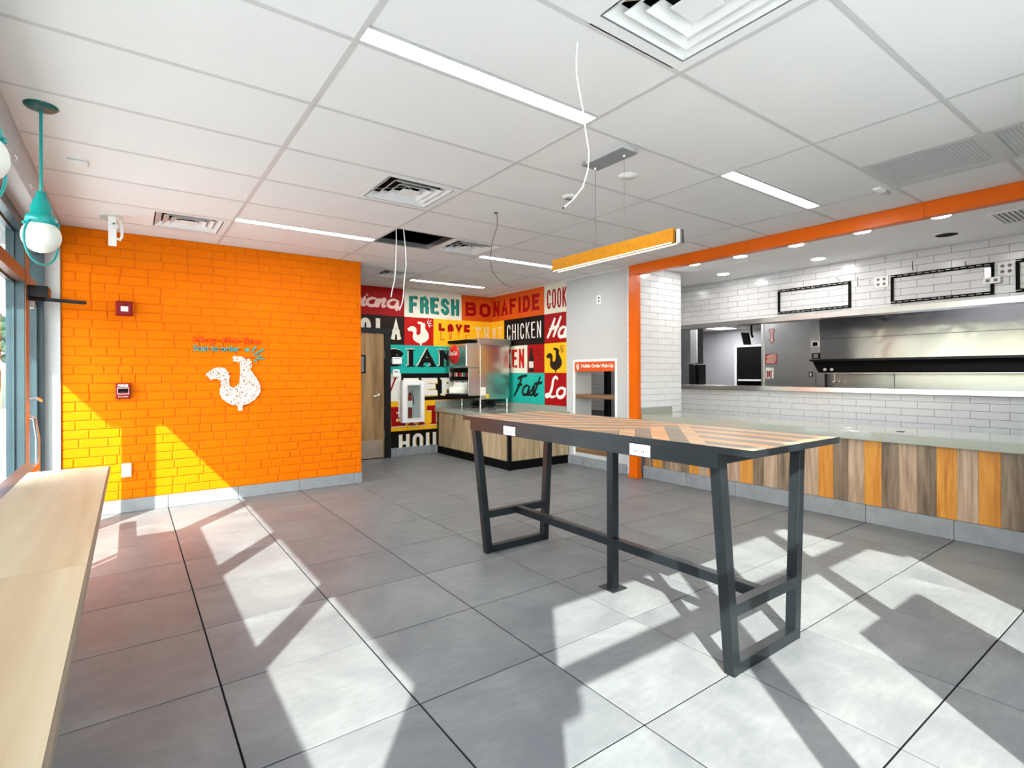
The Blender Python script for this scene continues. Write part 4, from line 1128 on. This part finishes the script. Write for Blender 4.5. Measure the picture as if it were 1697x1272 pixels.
for lb, (x, y) in zip(['perforated return grille near the orange beam, fully in view', 'perforated return grille cut by the right edge of the photo'], RET):
    t = thing('return_grille', lb, 'air vent', (x + .3, y + .3, H), 'perforated return grilles')
    part('frame', G().box(x - .004, x + .045, y + .012, y + .598, H - .003, H + .01).box(x + .565, x + .598, y + .012, y + .598, H - .003, H + .01)
         .box(x + .045, x + .565, y + .012, y + .045, H - .003, H + .01).box(x + .045, x + .565, y + .565, y + .598, H - .003, H + .01), 'tee', t)
    part('throat', G().box(x + .04, x + .57, y + .04, y + .57, H + .03, H + .034), 'dark', t)
    g = G(); n = 26
    for k in range(n):
        a = x + .047 + k * .52 / n; g.box(a, a + .007, y + .045, y + .565, H + .001, H + .004)
        b3 = y + .047 + k * .52 / n; g.box(x + .045, x + .565, b3, b3 + .006, H + .004, H + .006)
    o = part('lattice', g, 'tee', t); o['kind'] = 'stuff'
# missing board opening: upturned sides of the grid
op = struct('trim_7', G().box(1.952, 1.956, 4.51, 5.10, H, H + .04).box(2.53, 2.536, 4.51, 5.10, H - .003, H + .05).box(1.956, 2.53, 5.09, 5.096, H, H + .05), 'alu')

# small ceiling fittings
t = thing('ceiling_speaker', 'flat round white disc on the ceiling behind the pendant canopy', 'ceiling fitting', (2.67, 2.41, H))
part('disc', G().lathe([(0, -.012), (.05, -.012), (.062, -.006), (.064, 0)], (2.67, 2.41, H), 28), 'ceil', t)
part('grille', G().lathe([(0, -.0135), (.046, -.0135), (.046, -.012)], (2.67, 2.41, H), 28), 'offw', t)
t = thing('smoke_detector', 'round detector base on the ceiling above the dangling cable end', 'detector', (2.63, 2.95, H))
part('base', G().lathe([(.02, -.018), (.045, -.016), (.056, -.006), (.058, 0)], (2.63, 2.95, H), 24), 'offw', t)
part('terminal', G().box(2.60, 2.66, 2.93, 2.97, H - .026, H - .016), 'greyd', t, .003)
t = thing('motion_sensor', 'small flat rectangular sensor on the ceiling above the brick wall', 'sensor', (-.25, 4.24, H))
part('housing', G().box(-.30, -.20, 4.20, 4.28, H - .016, H - .001), 'ceil', t, .004)
part('lens', G().box(-.27, -.23, 4.215, 4.265, H - .019, H - .015), 'offw', t, .003)
t = thing('sprinkler_cover', 'tiny rectangular cover plate on the ceiling near the return grille', 'ceiling fitting', (4.36, 1.525, H))
part('plate', G().box(4.27, 4.36, 1.50, 1.55, H - .014, H - .001), 'plastic', t, .002)
part('bracket', G().box(4.37, 4.45, 1.50, 1.54, H - .02, H - .001), 'tee', t, .002)
# white wifi / camera unit hung in front of the brick wall
t = thing('security_camera', 'white camera unit hanging from the ceiling in front of the brick wall', 'camera', (-.1, 5.55, H))
part('mount_plate', G().box(-.14, -.05, 5.50, 5.60, H - .012, H - .001), 'offw', t, .002)
part('plate', G().box(-.135, -.08, 5.50, 5.52, 2.335, H - .012), 'plastic', t, .003)
part('hook', G().tube([(-.06, 5.53, 2.56), (-.045, 5.52, 2.5), (-.045, 5.515, 2.42), (-.06, 5.51, 2.39), (-.08, 5.51, 2.40)], .011, 8), 'plastic', t)
part('knuckle', G().lathe([(0, -.028), (.02, -.02), (.028, 0), (.02, .02), (0, .028)], (-.085, 5.49, 2.50), 14), 'offw', t)
part('lens', G().lathe([(.006, 0), (.006, -.004), (0, -.004)], (-.098, 5.463, 2.51), 10, 'y'), 'blackm', t)
part('junction_box', G().box(-.19, -.15, 5.54, 5.60, H - .03, H - .001), 'tee', t, .002)

# cables
solo('hanging_cable', G().tube([(1.431, 1.554, 2.588), (1.427, 1.557, 2.514), (1.429, 1.556, 2.454), (1.44, 1.548, 2.371), (1.451, 1.539, 2.299), (1.455, 1.536, 2.239), (1.466, 1.528, 2.155), (1.464, 1.53, 2.084), (1.447, 1.543, 2.012), (1.416, 1.565, 1.964), (1.387, 1.587, 1.933)], .0025, 8), 'cable',
     'white cable dangling across the nearest linear light', 'cable', (1.43, 1.55, 2.58))
solo('cable_tip', G().tube([(1.387, 1.587, 1.933), (1.382, 1.590, 1.928)], .0028, 8), 'blackm', 'black tip on the end of the dangling white cable', 'cable end', (1.387, 1.587, 1.933))
solo('hanging_wire', G().tube([(1.984, 4.62, 2.72), (1.979, 4.601, 2.49), (1.974, 4.605, 2.268), (1.965, 4.611, 2.13), (1.947, 4.625, 2.047), (1.937, 4.631, 1.98)], .0045, 8), 'cable',
     'left of two white wires hanging from the missing ceiling board', 'wire', (1.98, 4.6, 2.58))
solo('hanging_wire', G().tube([(2.037, 4.60, 2.72), (2.046, 4.551, 2.434), (2.05, 4.548, 2.268), (2.036, 4.559, 2.129), (2.027, 4.566, 1.963), (2.018, 4.572, 1.919), (2.0, 4.586, 1.858)], .0045, 8), 'cable',
     'right and longer of two white wires hanging from the missing ceiling board', 'wire', (2.04, 4.55, 2.58))
t = thing('ceiling_wire', 'thin dark curved wire hanging from a small ceiling hook', 'wire', (2.41, 3.6, H))
part('hook_plate', G().lathe([(0, -.006), (.016, -.006), (.018, -.002), (.018, 0)], (2.41, 3.6, H - .001), 12), 'cabled', t)
part('wire', G().tube([(2.41, 3.6, 2.58), (2.418, 3.594, 2.548), (2.418, 3.594, 2.474), (2.386, 3.618, 2.351), (2.37, 3.63, 2.203), (2.385, 3.618, 2.105), (2.425, 3.589, 2.041), (2.472, 3.554, 1.996), (2.519, 3.519, 1.976)], .0028, 8), 'cabled', t)

# amber linear pendant
t = thing('linear_pendant', 'amber bar pendant light hung on two wires over the high table', 'pendant light', (2.335, 2.27, H))
part('canopy_box', G().box(2.275, 2.38, 2.10, 2.40, H - .026, H - .001), 'tee', t, .001)
part('canopy_plate', G().box(2.262, 2.393, 2.085, 2.415, H - .030, H - .026), 'greyd', t)
for y in (2.379, 2.139):
    wr = part('suspension_wire', G().tube([(2.336, y, H - .03), (2.336, y, 2.05)], .0011, 6), 'cabled', t)
    part('gripper', G().lathe([(.007, 0), (.007, -.012), (.002, -.018)], (2.336, y, H - .03), 10), 'chrome', wr)
part('bar', G().box(2.325, 2.345, 1.786, 2.79, 1.972, 2.046), 'amber', t, .001)
part('led_strip', G().box(2.325, 2.333, 1.80, 2.775, 1.9695, 1.972), 'strip', t)
part('rear_channel', G().box(2.352, 2.362, 1.745, 2.76, 1.96, 2.035).box(2.33, 2.362, 1.745, 1.77, 1.96, 2.035), 'alu', t, .001)

# teal globe pendants by the window
def globe(lb, x, y):
    t = thing('globe_pendant', lb, 'pendant light', (x, y, H), 'teal globe pendants along the windows')
    part('canopy', G().lathe([(0, -.022), (.02, -.022), (.055, -.016), (.066, -.006), (.066, 0)], (x, y, H - .001), 28), 'tealdk', t)
    part('stem', G().tube([(x, y, H - .02), (x, y, 2.15)], .0068, 10), 'teal', t)
    part('socket_cap', G().lathe([(0, .13), (.02, .13), (.022, .10), (.030, .095), (.036, .065), (.042, .06), (.042, .015), (.058, .012), (.062, -.018), (.054, -.03)], (x, y, 2.035), 24), 'teal', t)
    s_ = .077
    pr = [(.045, .030)] + [(s_ * math.cos(a), .080 * math.sin(a) - .035) for a in [math.radians(q) for q in (52, 40, 25, 10, -5, -20, -35, -50, -65, -78)]] + [(0, -.116)]
    part('globe', G().lathe(pr, (x, y, 1.985), 32), 'globe', t)
    # guard hoop in a slanted vertical plane
    ux, uy = .46, .885
    pts = []
    for k in range(27):
        th = math.radians(128 + k * (412 - 128) / 26.)
        pts.append((x + ux * .112 * math.cos(th), y + uy * .112 * math.cos(th), 1.925 + .112 * math.sin(th)))
    part('guard_hoop', G().tube(pts, .0052, 8), 'teal', t)
    part('hoop_knob', G().lathe([(0, -.01), (.008, -.006), (.008, .006), (0, .01)], (x + .062, y, 2.01), 8).lathe([(0, -.01), (.008, -.006), (.008, .006), (0, .01)], (x - .062, y, 2.01), 8), 'teal', t)
globe('teal pendant lamp with white globe hanging by the left windows', -.342, 3.466)
globe('partly visible white globe pendant at the left edge of the photo', -.375, 2.30)
# little hooks on the white header
for k, y in enumerate((3.72, 4.25)):
    solo('header_hook', G().tube([(-.48, y, 2.40), (-.465, y, 2.40), (-.46, y + .01, 2.385), (-.468, y + .02, 2.375)], .003, 6), 'chrome',
         ['small metal hook on the white header left of the globe pendant', 'small metal hook on the white header just behind the teal globe pendant'][k], 'hook', (-.48, y, 2.40))

# ------------------------------------------------------------------ SERVICE AREA AND KITCHEN
dl = [(5.50, 3.92), (5.56, 3.35), (5.53, 2.71), (5.51, 2.09), (5.50, 1.49), (6.37, 4.08), (6.42, 2.89), (6.0, 5.3), (6.0, 6.6)]  # last two are unseen, added to light the passage
lbs = ['first downlight from the orange column in the row behind the beam', 'second downlight from the orange column behind the beam', 'third downlight from the orange column behind the beam', 'fourth downlight from the orange column behind the beam',
       'fifth downlight from the orange column, nearest the camera', 'downlight close to the tiled kitchen wall near the column', 'downlight close to the tiled kitchen wall above the left black bracket', 'unseen downlight added to light the passage behind the white wall, nearer one', 'unseen downlight added to light the passage behind the white wall, farther one']
for (x, y), lb in zip(dl, lbs):
    t = thing('downlight', lb, 'ceiling light', (x, y, H), 'round downlights over the service counter')
    part('trim_ring', G().lathe([(.07, -.001), (.082, -.004), (.085, 0)], (x, y, H), 28), 'plastic', t)
    part('lens', G().lathe([(0, -.003), (.068, -.003), (.07, -.0005)], (x, y, H), 28), 'down', t)

def cvent(x0, x1, y0, y1, lb):
    t = thing('ceiling_register', lb, 'air vent', ((x0 + x1) / 2, (y0 + y1) / 2, H))
    part('frame', G().box(x0, x1, y0, y0 + .03, H - .008, H - .001).box(x0, x1, y1 - .03, y1, H - .008, H - .001).box(x0, x0 + .03, y0 + .03, y1 - .03, H - .008, H - .001).box(x1 - .03, x1, y0 + .03, y1 - .03, H - .008, H - .001), 'plastic', t)
    part('recess', G().box(x0 + .03, x1 - .03, y0 + .03, y1 - .03, H - .002, H - .001), 'greyd', t)
    n = 7
    for k in range(n):
        a = y0 + .05 + k * (y1 - y0 - .1) / (n - 1)
        part('louver', G().bar((x0 + .03, a, H - .007), (x1 - .03, a, H - .007), .014, .002, (0, 1, -.6)), 'plastic', t)
cvent(5.80, 6.15, 3.40, 3.66, 'white ceiling register behind the orange beam among the downlights')
cvent(5.75, 6.25, .95, 1.25, 'white ceiling register cut by the right edge of the photo')
t = thing('ceiling_hole', 'ragged dark hole in the white service ceiling', 'hole', (6.3, 1.66, H))
part('opening', G().lathe([(0, -.002), (.05, -.002), (.09, -.001)], (6.3, 1.66, H), 14, 'z', 1.0), 'blackm', t)

# black television brackets on the kitchen tile wall
def bracket(y0, y1, lb):
    t = thing('screen_bracket', lb, 'bracket', (6.84, (y0 + y1) / 2, 2.03), 'black screen brackets on the tile wall')
    X = 6.843
    for z0 in (2.034, 2.318):
        part('rail', G().box(X - .018, X, y0, y1, z0, z0 + .009).box(X - .018, X, y0, y1, z0 + .024, z0 + .033).box(X - .006, X, y0, y1, z0 + .009, z0 + .024), 'blackm', t)
        g = G(); n = int((y1 - y0) / .062)
        for k in range(n):
            a = y0 + .03 + k * .062
            g.box(X - .0195, X - .006, a, a + .042, z0 + .012 + (k % 2) * .004, z0 + .017 + (k % 2) * .004)
        part('slot_row', g, 'tile', t)
        part('level_mark', G().lathe([(.007, 0), (.007, -.003), (0, -.003)], (X - .018, (y0 + y1) / 2, z0 + .016), 10, 'x'), 'mwhite', t)
    for a in (y0, y1 - .028): part('upright', G().box(X - .014, X, a, a + .028, 2.067, 2.318), 'blackm', t)
bracket(2.712, 3.587, 'black wall bracket nearest the orange column')
bracket(1.426, 2.306, 'black wall bracket in the middle of three, with a loose outlet')
bracket(.39, 1.268, 'black wall bracket cut by the right edge of the photo')
def quad(y0, y1, z0, z1, lb, x=6.844):
    t = thing('quad_outlet', lb, 'outlet', (x, (y0 + y1) / 2, (z0 + z1) / 2))
    part('cover_plate', G().pad(x - .006, x, y0, y1, z0, z1, '-x', .002), 'plastic', t)
    for a in (.3, .72):
        for c in (.28, .74):
            y, z = y0 + (y1 - y0) * a, z0 + (z1 - z0) * c
            part('socket', G().lathe([(.016, 0), (.016, -.002), (0, -.002)], (x - .006, y, z), 14, 'x'), 'greyd', t)
quad(2.33, 2.47, 2.235, 2.355, 'four-gang outlet plate between the first and second black brackets')
quad(1.275, 1.40, 2.215, 2.335, 'four-gang outlet plate between the second and third black brackets')
t = thing('loose_outlet', 'white outlet box hanging loose on the middle black bracket', 'outlet', (6.80, 1.45, 2.2))
part('plate', G().box(6.79, 6.797, 1.37, 1.50, 2.14, 2.20), 'plastic', t, .002)
part('socket', G().box(6.787, 6.79, 1.39, 1.42, 2.155, 2.185).box(6.787, 6.79, 1.45, 1.48, 2.155, 2.185), 'greyd', t)
part('box', G().box(6.79, 6.823, 1.44, 1.49, 2.20, 2.30), 'alu', t, .002)
t2 = thing('wall_switch', 'narrow white double outlet high on the white wall', 'outlet', (5.03, 5.06, 2.25))
part('cover_plate', G().pad(5.024, 5.03, 5.025, 5.10, 2.195, 2.31, '-x', .002), 'plastic', t2)
for z in (2.23, 2.275): part('socket', G().lathe([(.013, 0), (.013, -.002), (0, -.002)], (5.024, 5.06, z), 12, 'x'), 'blackm', t2)
for k, (pts, lb) in enumerate([([(6.845, 2.64, 2.28), (6.80, 2.63, 2.33), (6.79, 2.62, 2.375)], 'short black wire stub between the first bracket and its outlet plate'),
                               ([(6.845, 2.83, 2.36), (6.80, 2.84, 2.385), (6.79, 2.855, 2.41)], 'short black wire stub above the first black bracket'),
                               ([(6.845, 2.10, 2.38), (6.80, 2.09, 2.43), (6.795, 2.09, 2.475)], 'short black wire stub above the middle bracket, left one'),
                               ([(6.845, 1.645, 2.355), (6.80, 1.64, 2.375), (6.795, 1.637, 2.39)], 'short black wire stub above the middle bracket, right one')]):
    solo('wire_stub', G().tube(pts, .003, 6), 'blackm', lb, 'wire', pts[0])

# kitchen beyond the pass-through
struct('wall_far', G().box(15.0, 15.1, -.9, 11.0, 0, H), 'grey')
struct('wall_side', G().box(7.0, 15.0, 10.9, 11.0, 0, H), 'grey')
d3 = struct_e('door_3', (0, 0, 0))
part('door_frame', G().box(14.94, 15.0, 9.13, 9.20, 0, 2.10).box(14.94, 15.0, 8.0, 8.07, 0, 2.10).box(14.94, 15.0, 8.07, 9.13, 2.045, 2.10), 'plastic', d3)
part('leaf', G().box(14.96, 15.0, 8.07, 9.13, 0, 2.045), 'blackm', d3)
part('push_bar', G().box(14.88, 14.96, 8.3, 9.05, 1.02, 1.07), 'plastic', d3)
t = thing('kitchen_light', 'bright ceiling light panel above the far grey kitchen wall', 'ceiling light', (13.8, 9.1, H))
part('panel', G().box(13.2, 14.4, 8.75, 9.35, H - .012, H - .004), 'lampk', t)
part('frame', G().box(13.17, 13.2, 8.72, 9.38, H - .02, H - .001).box(13.2, 14.4, 8.72, 8.75, H - .02, H - .001).box(13.2, 14.4, 9.35, 9.38, H - .02, H - .001), 'plastic', t)
t = thing('kitchen_light', 'unseen light panel added to brighten the kitchen between the pass-through and the exhaust hood', 'ceiling light', (7.8, 2.5, H))
part('panel', G().box(7.3, 7.9, 1.2, 2.4, H - .012, H - .004), 'lampk', t)  # out of view, added to light the kitchen before the hood
t = thing('kitchen_light', 'unseen light panel added to brighten the duct column at the pass-through left', 'ceiling light', (8.0, 6.2, H))
part('panel', G().box(7.6, 8.2, 5.6, 6.8, H - .012, H - .004), 'lampk', t)  # out of view, added so the steel at the left gets light
# steel partition with its signs
ws_ = struct('wall_steel', G().box(9.0, 9.1, -.9, 4.975, 0, H), 'steelp')
part('joint', G().box(8.996, 9.0, 4.094, 4.10, .9, 1.26).box(8.996, 9.0, 2.99, 2.996, .9, 1.26), 'blackm', ws_)
part('end_post', G().box(8.99, 9.11, 4.975, 5.02, 0, H), 'alu', ws_)
t = thing('arrow_sign', 'white down arrow on a narrow maroon sign on the steel panel', 'sign', (9.0, 4.83, 1.9))
FA = PX(8.998)
part('plate', G().prism([(4.875, 2.035), (4.785, 2.035), (4.785, 1.97), (4.80, 1.96), (4.80, 1.86), (4.785, 1.85), (4.785, 1.83), (4.83, 1.775), (4.875, 1.83), (4.875, 1.85), (4.86, 1.86), (4.86, 1.96), (4.875, 1.97)], FA, 0, .003), 'maroon', t)
part('arrow', G().prism([(4.865, 2.025), (4.795, 2.025), (4.795, 1.975), (4.81, 1.965), (4.81, 1.85), (4.795, 1.85), (4.83, 1.79), (4.865, 1.85), (4.85, 1.85), (4.85, 1.965), (4.865, 1.975)], FA, .003, .005), 'pink', t)
t = thing('notice_sign', 'maroon notice with lines of white print on the steel panel', 'sign', (9.0, 4.84, 1.5))
part('plate', G().prism([(4.95, 1.43), (4.735, 1.43), (4.735, 1.597), (4.95, 1.597)], FA, 0, .003), 'maroon', t)
g = G()
for k, (a, b3) in enumerate([(.30, .12), (.15, .05), (.10, .08), (.2, .1), (.12, .06), (.1, .1), (.14, .2)]):
    z = 1.578 - k * .021; g.prism([(4.95 - a * .215, z - .006), (4.735 + b3 * .215, z - .006), (4.735 + b3 * .215, z + .004), (4.95 - a * .215, z + .004)], FA, .003, .0045)
part('print_lines', g, 'pink', t)
t = thing('extinguisher_sign', 'small white and maroon equipment sign low on the steel panel', 'sign', (9.0, 4.87, 1.25))
part('plate', G().prism([(4.94, 1.17), (4.80, 1.17), (4.80, 1.36), (4.94, 1.36)], FA, 0, .003), 'offw', t)
part('bars', G().prism([(4.92, 1.19), (4.895, 1.19), (4.895, 1.31), (4.92, 1.31)], FA, .003, .005).prism([(4.855, 1.18), (4.835, 1.18), (4.835, 1.32), (4.855, 1.32)], FA, .003, .005).prism([(4.89, 1.2), (4.86, 1.2), (4.86, 1.3), (4.89, 1.3)], FA, .003, .005), 'maroon', t)
t = thing('switch_box', 'small black framed switch on the steel panel beside the exhaust hood', 'switch', (9.0, 4.175, 1.24))
part('plate', G().prism([(4.205, 1.20), (4.145, 1.20), (4.145, 1.285), (4.205, 1.285)], FA, 0, .006), 'blackm', t)
part('rocker', G().prism([(4.19, 1.215), (4.16, 1.215), (4.16, 1.27), (4.19, 1.27)], FA, .006, .009), 'offw', t)
# exhaust hood
hd = thing('exhaust_hood', 'large stainless exhaust hood spanning the kitchen behind the pass-through', 'hood', (8.7, 1.6, 1.27))
part('upper_panel', G().box(8.50, 8.98, -.7, 3.95, 1.783, H - .004), 'hood', hd)
part('lower_panel', G().box(8.497, 8.98, -.7, 3.95, 1.475, 1.777), 'hood', hd)
part('corner_post', G().box(8.492, 8.497, 3.815, 3.95, 1.475, H - .004), 'alu', hd)
part('lip', G().box(8.47, 8.52, -.7, 3.95, 1.445, 1.475), 'black', hd)
part('filter_bank', G().prism([(3.93, 1.445), (3.84, 1.265), (-.7, 1.265), (-.7, 1.445)], PX(8.60), 0, .08), 'blackm', hd)
part('trough_edge', G().box(8.515, 8.53, -.7, 3.84, 1.257, 1.268), 'alu', hd)
for (y0, z0, mt, lb) in [(3.875, 1.71, 'plastic', 'upper'), (3.865, 1.527, 'blackm', 'lower')]:
    p = part('hood_label', G().box(8.487, 8.492, y0 - .06, y0 + .06, z0 - .045, z0 + .045), mt, hd)
    part('label_print', G().box(8.485, 8.487, y0 - .035, y0 + .035, z0 - .03, z0 + .03), 'blackm' if mt == 'plastic' else 'greyd', p)
for y in (3.745, 3.645):
    part('indicator', G().lathe([(.022, 0), (.022, -.012), (.015, -.02), (0, -.02)], (8.52, y, 1.315), 14, 'x'), 'offw', hd)
part('hood_lamp', G().box(8.05, 8.12, 2.57, 3.23, 2.07, 2.10), 'alu', hd)
part('lamp_arm', G().bar((8.1, 2.9, 2.08), (8.49, 2.9, 2.0), .02, .02).bar((8.1, 3.2, 2.08), (8.49, 2.93, 2.0), .012, .012), 'black', hd)
t = thing('gas_pipe', 'black upright pipe with a tap below the left end of the hood', 'pipe', (8.93, 3.9, .9))
part('pipe', G().cyl((8.93, 3.91, .0), (8.93, 3.91, 1.26), .02, 10), 'black', t)
part('tap', G().tube([(8.9, 3.80, 1.0), (8.9, 3.80, 1.10), (8.9, 3.77, 1.13), (8.9, 3.70, 1.13)], .014, 8).tube([(8.9, 3.77, 1.26), (8.9, 3.77, 1.13)], .006, 6), 'chrome', t)
# small monitor on a ceiling arm
t = thing('kitchen_monitor', 'small black monitor hung on a ceiling arm before the grey kitchen wall', 'monitor', (9.5, 5.6, 1.8))
part('screen', G().add([(9.5, 5.72, 2.05), (9.5, 5.58, 2.04), (9.5, 5.53, 1.80), (9.5, 5.66, 1.81), (9.56, 5.72, 2.05), (9.56, 5.58, 2.04), (9.56, 5.53, 1.80), (9.56, 5.66, 1.81)],
     [(0, 1, 2, 3), (7, 6, 5, 4), (0, 4, 5, 1), (1, 5, 6, 2), (2, 6, 7, 3), (3, 7, 4, 0)]), 'blackm', t, .004)
part('arm', G().tube([(9.6, 5.57, H), (9.6, 5.55, 2.0), (9.58, 5.52, 1.95)], .02, 8), 'blackm', t)
# left kitchen equipment
t = thing('steel_cabinet', 'tall brushed steel duct column at the left end of the pass-through', 'cabinet', (8.9, 6.5, 0))
part('column', G().box(8.95, 9.15, 6.30, 6.48, 1.45, H - .004), 'steelm', t, .02)
part('side_panel', G().box(9.0, 9.3, 6.48, 7.3, 1.45, H - .004), 'steelp', t)
part('base', G().box(8.98, 9.4, 6.42, 7.3, 0, 1.44), 'steelp', t, .005)
t = thing('towel_dispenser', 'dark steel dispenser with rounded black end at the pass-through left', 'dispenser', (8.8, 6.35, 1.0))
part('end_cover', G().prism([(6.42, .98), (6.28, .98), (6.28, 1.36), (6.30, 1.42), (6.34, 1.447), (6.42, 1.447)], PX(8.97), 0, .12), 'black_g', t, .004)
part('body', G().box(8.84, 8.97, 6.425, 6.75, .98, 1.45), 'steelp', t, .003)

print('objects', len(bpy.data.objects))
